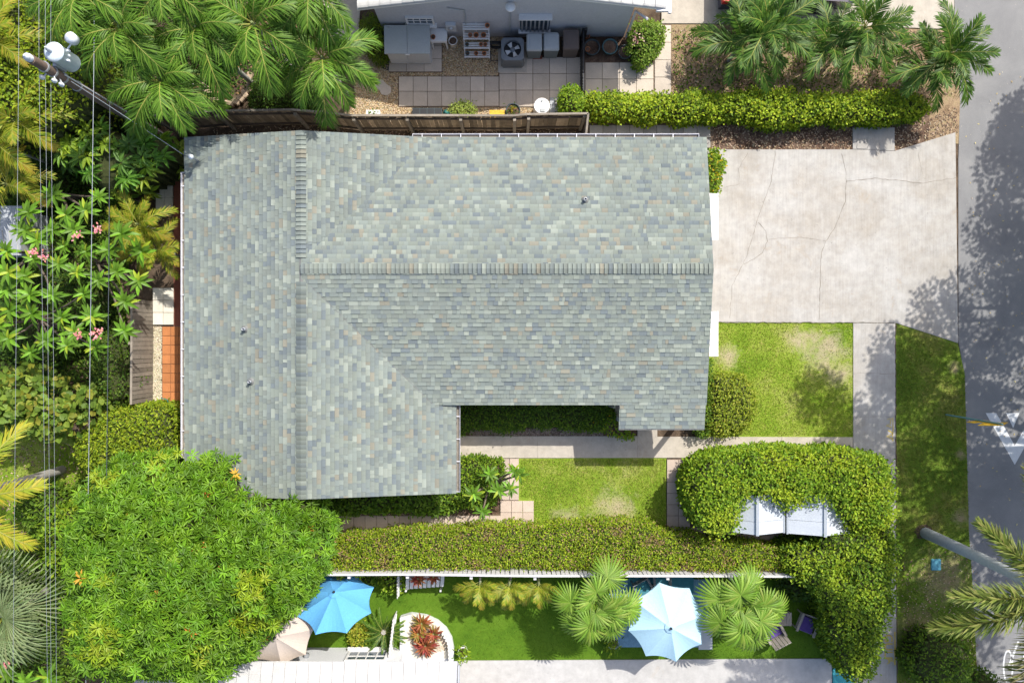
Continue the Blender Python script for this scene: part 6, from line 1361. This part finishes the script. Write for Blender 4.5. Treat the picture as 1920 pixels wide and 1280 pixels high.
# red bromeliads, croton ball and potted plants in the garden below
def bromeliad(px, py, h, R, cols, label, seed, n=26, base=0.0):
    rng = np.random.default_rng(seed); c = P(px, py, h); a = np.arange(n) * 2.39996 + rng.normal(0, .1, n); el = np.linspace(.05, 1.15, n); d = np.stack([np.cos(a) * np.cos(el), np.sin(a) * np.cos(el), np.sin(el)], 1); p = np.tile([[c.x, c.y, h - .12]], (n, 1))
    geo = leaf_geo(p, d, np.tile([[0, 0, 1.0]], (n, 1)), R * (1.1 - .45 * np.linspace(0, 1, n)), R * .22, palette(n, cols, None, .2, rng), .25); b = Vector((c.x, c.y, base)); root = empty('bromeliad', b, 0, label, 'plant')
    link('leaves', np_mesh('bromeliad_leaves', *shift(geo, b), M['gloss']), root); m = MB(); m.tube([b, (c.x, c.y, h - .08)], [.05, .06], 8); m.build('stem', M['stem'], root)
RED = [(.25, .05, .045), (.33, .1, .07), (.2, .09, .04), (.38, .16, .08)]
BRZ = [(.28, .18, .05), (.34, .12, .06), (.22, .2, .05), (.4, .22, .06)]
bromeliad(790, 1170, .62, .42, BRZ, 'bronze bromeliad in raised bed, farthest from the white roof', 1, base=.31); bromeliad(783, 1190, .62, .38, BRZ, 'bronze green bromeliad in raised bed against tall picket fence', 2, base=.31); bromeliad(812, 1190, .62, .36, BRZ + RED, 'mixed red bromeliad in the middle of raised bed pebbles', 3, base=.31); bromeliad(797, 1212, .66, .48, RED, 'deep red bromeliad in raised bed closest to the white roof', 4, 34, base=.31)
bromeliad(783, 1086, .95, .34, RED, 'red bromeliad in bench planter, next to the picket fence', 5, base=.72); bromeliad(812, 1083, .95, .3, RED, 'red bromeliad in bench planter, away from the picket fence', 6, base=.72); bromeliad(1556, 1118, .5, .4, [(.2, .02, .1), (.3, .04, .14), (.12, .03, .06)], 'magenta bromeliad at foot of the vine column', 7)
plant('croton_ball', ell(671, 1192, 15, 16), .4, 'small yellow green ball shrub beside the cycad', 'shrub', .25, .5, 900, .09, .05, [(.3, .38, .04), (.2, .3, .03), (.4, .42, .06)], edge=.28, lump=.12, seed=140)
for px, py, lb, mt_ in ((866, 1228, 'white pot with spiky yellow green plant at walkway corner', 'plastic'), (1148, 1212, 'grey pot with leafy plant at corner of blue rug', 'resin')):
    q = pot('plant_pot', px + 2, py - 5, 0, .2, .35, mt_, lb); geo, _ = canopy(plan(ell(px, py, 12, 13), .55), .38, .62, 600, .16, .04, G_BRIGHT, edge=.25, lump=.15, flank=0, core=False, seed=int(px)); link('plant', np_mesh('plant', *shift(geo, wloc(q)), M['leaf']), q)
# low cover under the back yard trees
def cover(px, n, cols, label, zmax, L, seed):
    rng = np.random.default_rng(seed); q = sample(plan(px, 0), n, rng); a = rng.uniform(0, 2 * PI, n); cl = np.sin(q[:, 0] * 2.1) * np.cos(q[:, 1] * 1.7) * .5 + .5
    p = np.concatenate([q, (rng.uniform(.02, zmax, n) * (.3 + .7 * cl))[:, None]], 1); d = np.stack([np.cos(a), np.sin(a), rng.normal(.3, .3, n)], 1)
    V, F, C = leaf_geo(p, d, np.tile([[0, 0, 1.0]], (n, 1)) + rng.normal(0, .3, (n, 3)), L * rng.uniform(.6, 1.3, n), L * .45, palette(n, cols, None, .25, rng)); tag(link('ground_cover', np_mesh('ground_cover', V, F, C, M['leaf'])), label, 'ground cover', kind='stuff')
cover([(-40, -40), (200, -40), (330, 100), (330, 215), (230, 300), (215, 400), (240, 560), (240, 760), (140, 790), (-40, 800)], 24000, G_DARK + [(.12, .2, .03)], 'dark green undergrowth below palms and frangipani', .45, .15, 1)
cover([(-40, 1060), (60, 1010), (130, 930), (160, 890), (175, 1000), (160, 1290), (-40, 1290)], 9000, G_MID, 'green undergrowth between mango tree and lawn', .4, .13, 2)
cover([(330, -40), (640, -40), (600, 60), (560, 120), (400, 205), (330, 205)], 3500, G_DARK + [(.3, .2, .12)], 'sparse undergrowth in mulch below feather palms', .25, .12, 3)
cover([(1262, 60), (1700, 60), (1740, 170), (1262, 175)], 2200, G_MID + [(.35, .26, .15)], 'sparse weeds around clump palm stems', .12, .1, 4)

# ------------------------------------------------------------------ STREET TREES that throw the shade on road and verge (they stand outside the frame)
def shade_tree(label, trunk, shadow_px, nl, hr, seed, leaf=.17, per=420, R=(.55, 1.15)):
    r = np.random.default_rng(seed); poly = plan(shadow_px, 0); tn = math.tan(SUN_EL); gs = []; cs = []
    pts = sample(poly, nl, r)
    for q in pts:
        h = r.uniform(*hr)
        for _ in range(40):
            x, y = q[0] + SUN_H.x * h / tn, q[1] + SUN_H.y * h / tn; lim = 960 * S * (HC - h) / HC + 1.3; limy = 640 * S * (HC - h) / HC + 1.3
            if x > lim or abs(y) > limy: break
            h += .3
        rad = r.uniform(*R); n = int(per * rad * rad); u = unit(r.normal(0, 1, (n, 3))) * (r.uniform(.2, 1, (n, 1)) ** .5); p = u * np.array([[rad, rad, rad * .6]]) + np.array([[x, y, h]])
        d = unit(u + r.normal(0, .5, (n, 3))); gs.append(leaf_geo(p, d, np.tile([[0, 0, 1.0]], (n, 1)) + r.normal(0, .4, (n, 3)), leaf * r.uniform(.7, 1.2, n), leaf * .55, palette(n, G_MID, None, .2, r))); cs.append((x, y, h))
    b = Vector((trunk[0], trunk[1], 0)); root = empty('street_tree', b, 0, label, 'tree'); link('crown', np_mesh('street_tree_leaves', *shift(cat_geo(gs), b), M['leaf']), root)
    f = b + Vector((0, 0, 3.6)); MB().tube([b, b + Vector((0, 0, 1.8)), f], [.42, .33, .28], 12).build('trunk', M['bark'], root)
    for c in cs[::3]:
        e = Vector(c); MB().tube([f, f.lerp(e, .5) + Vector((0, 0, .5)), e], [.14, .08, .025], 6).build('limb', M['bark'], root)
SH1 = [(1905, 190), (1930, 160), (2060, 200), (2130, 400), (2120, 800), (2080, 1100), (1930, 1180), (1850, 1100), (1825, 940), (1800, 800), (1795, 660), (1720, 590), (1705, 565), (1745, 540), (1790, 570), (1815, 530), (1870, 500), (1850, 455), (1870, 400), (1835, 360), (1875, 320)]
SH2 = [(1620, 690), (1660, 650), (1720, 650), (1800, 700), (1820, 850), (1825, 1000), (1840, 1180), (1830, 1320), (1690, 1320), (1600, 1250), (1600, 1000), (1610, 880), (1540, 810), (1500, 790), (1520, 740), (1560, 715)]
shade_tree('broad street tree across the road shading the asphalt', (24.6, 4.2), SH1, 150, (6.5, 9.5), 31)
shade_tree('tall street tree beyond the road shading the grass verge', (22.8, -1.5), SH2, 72, (8.0, 11.0), 32)
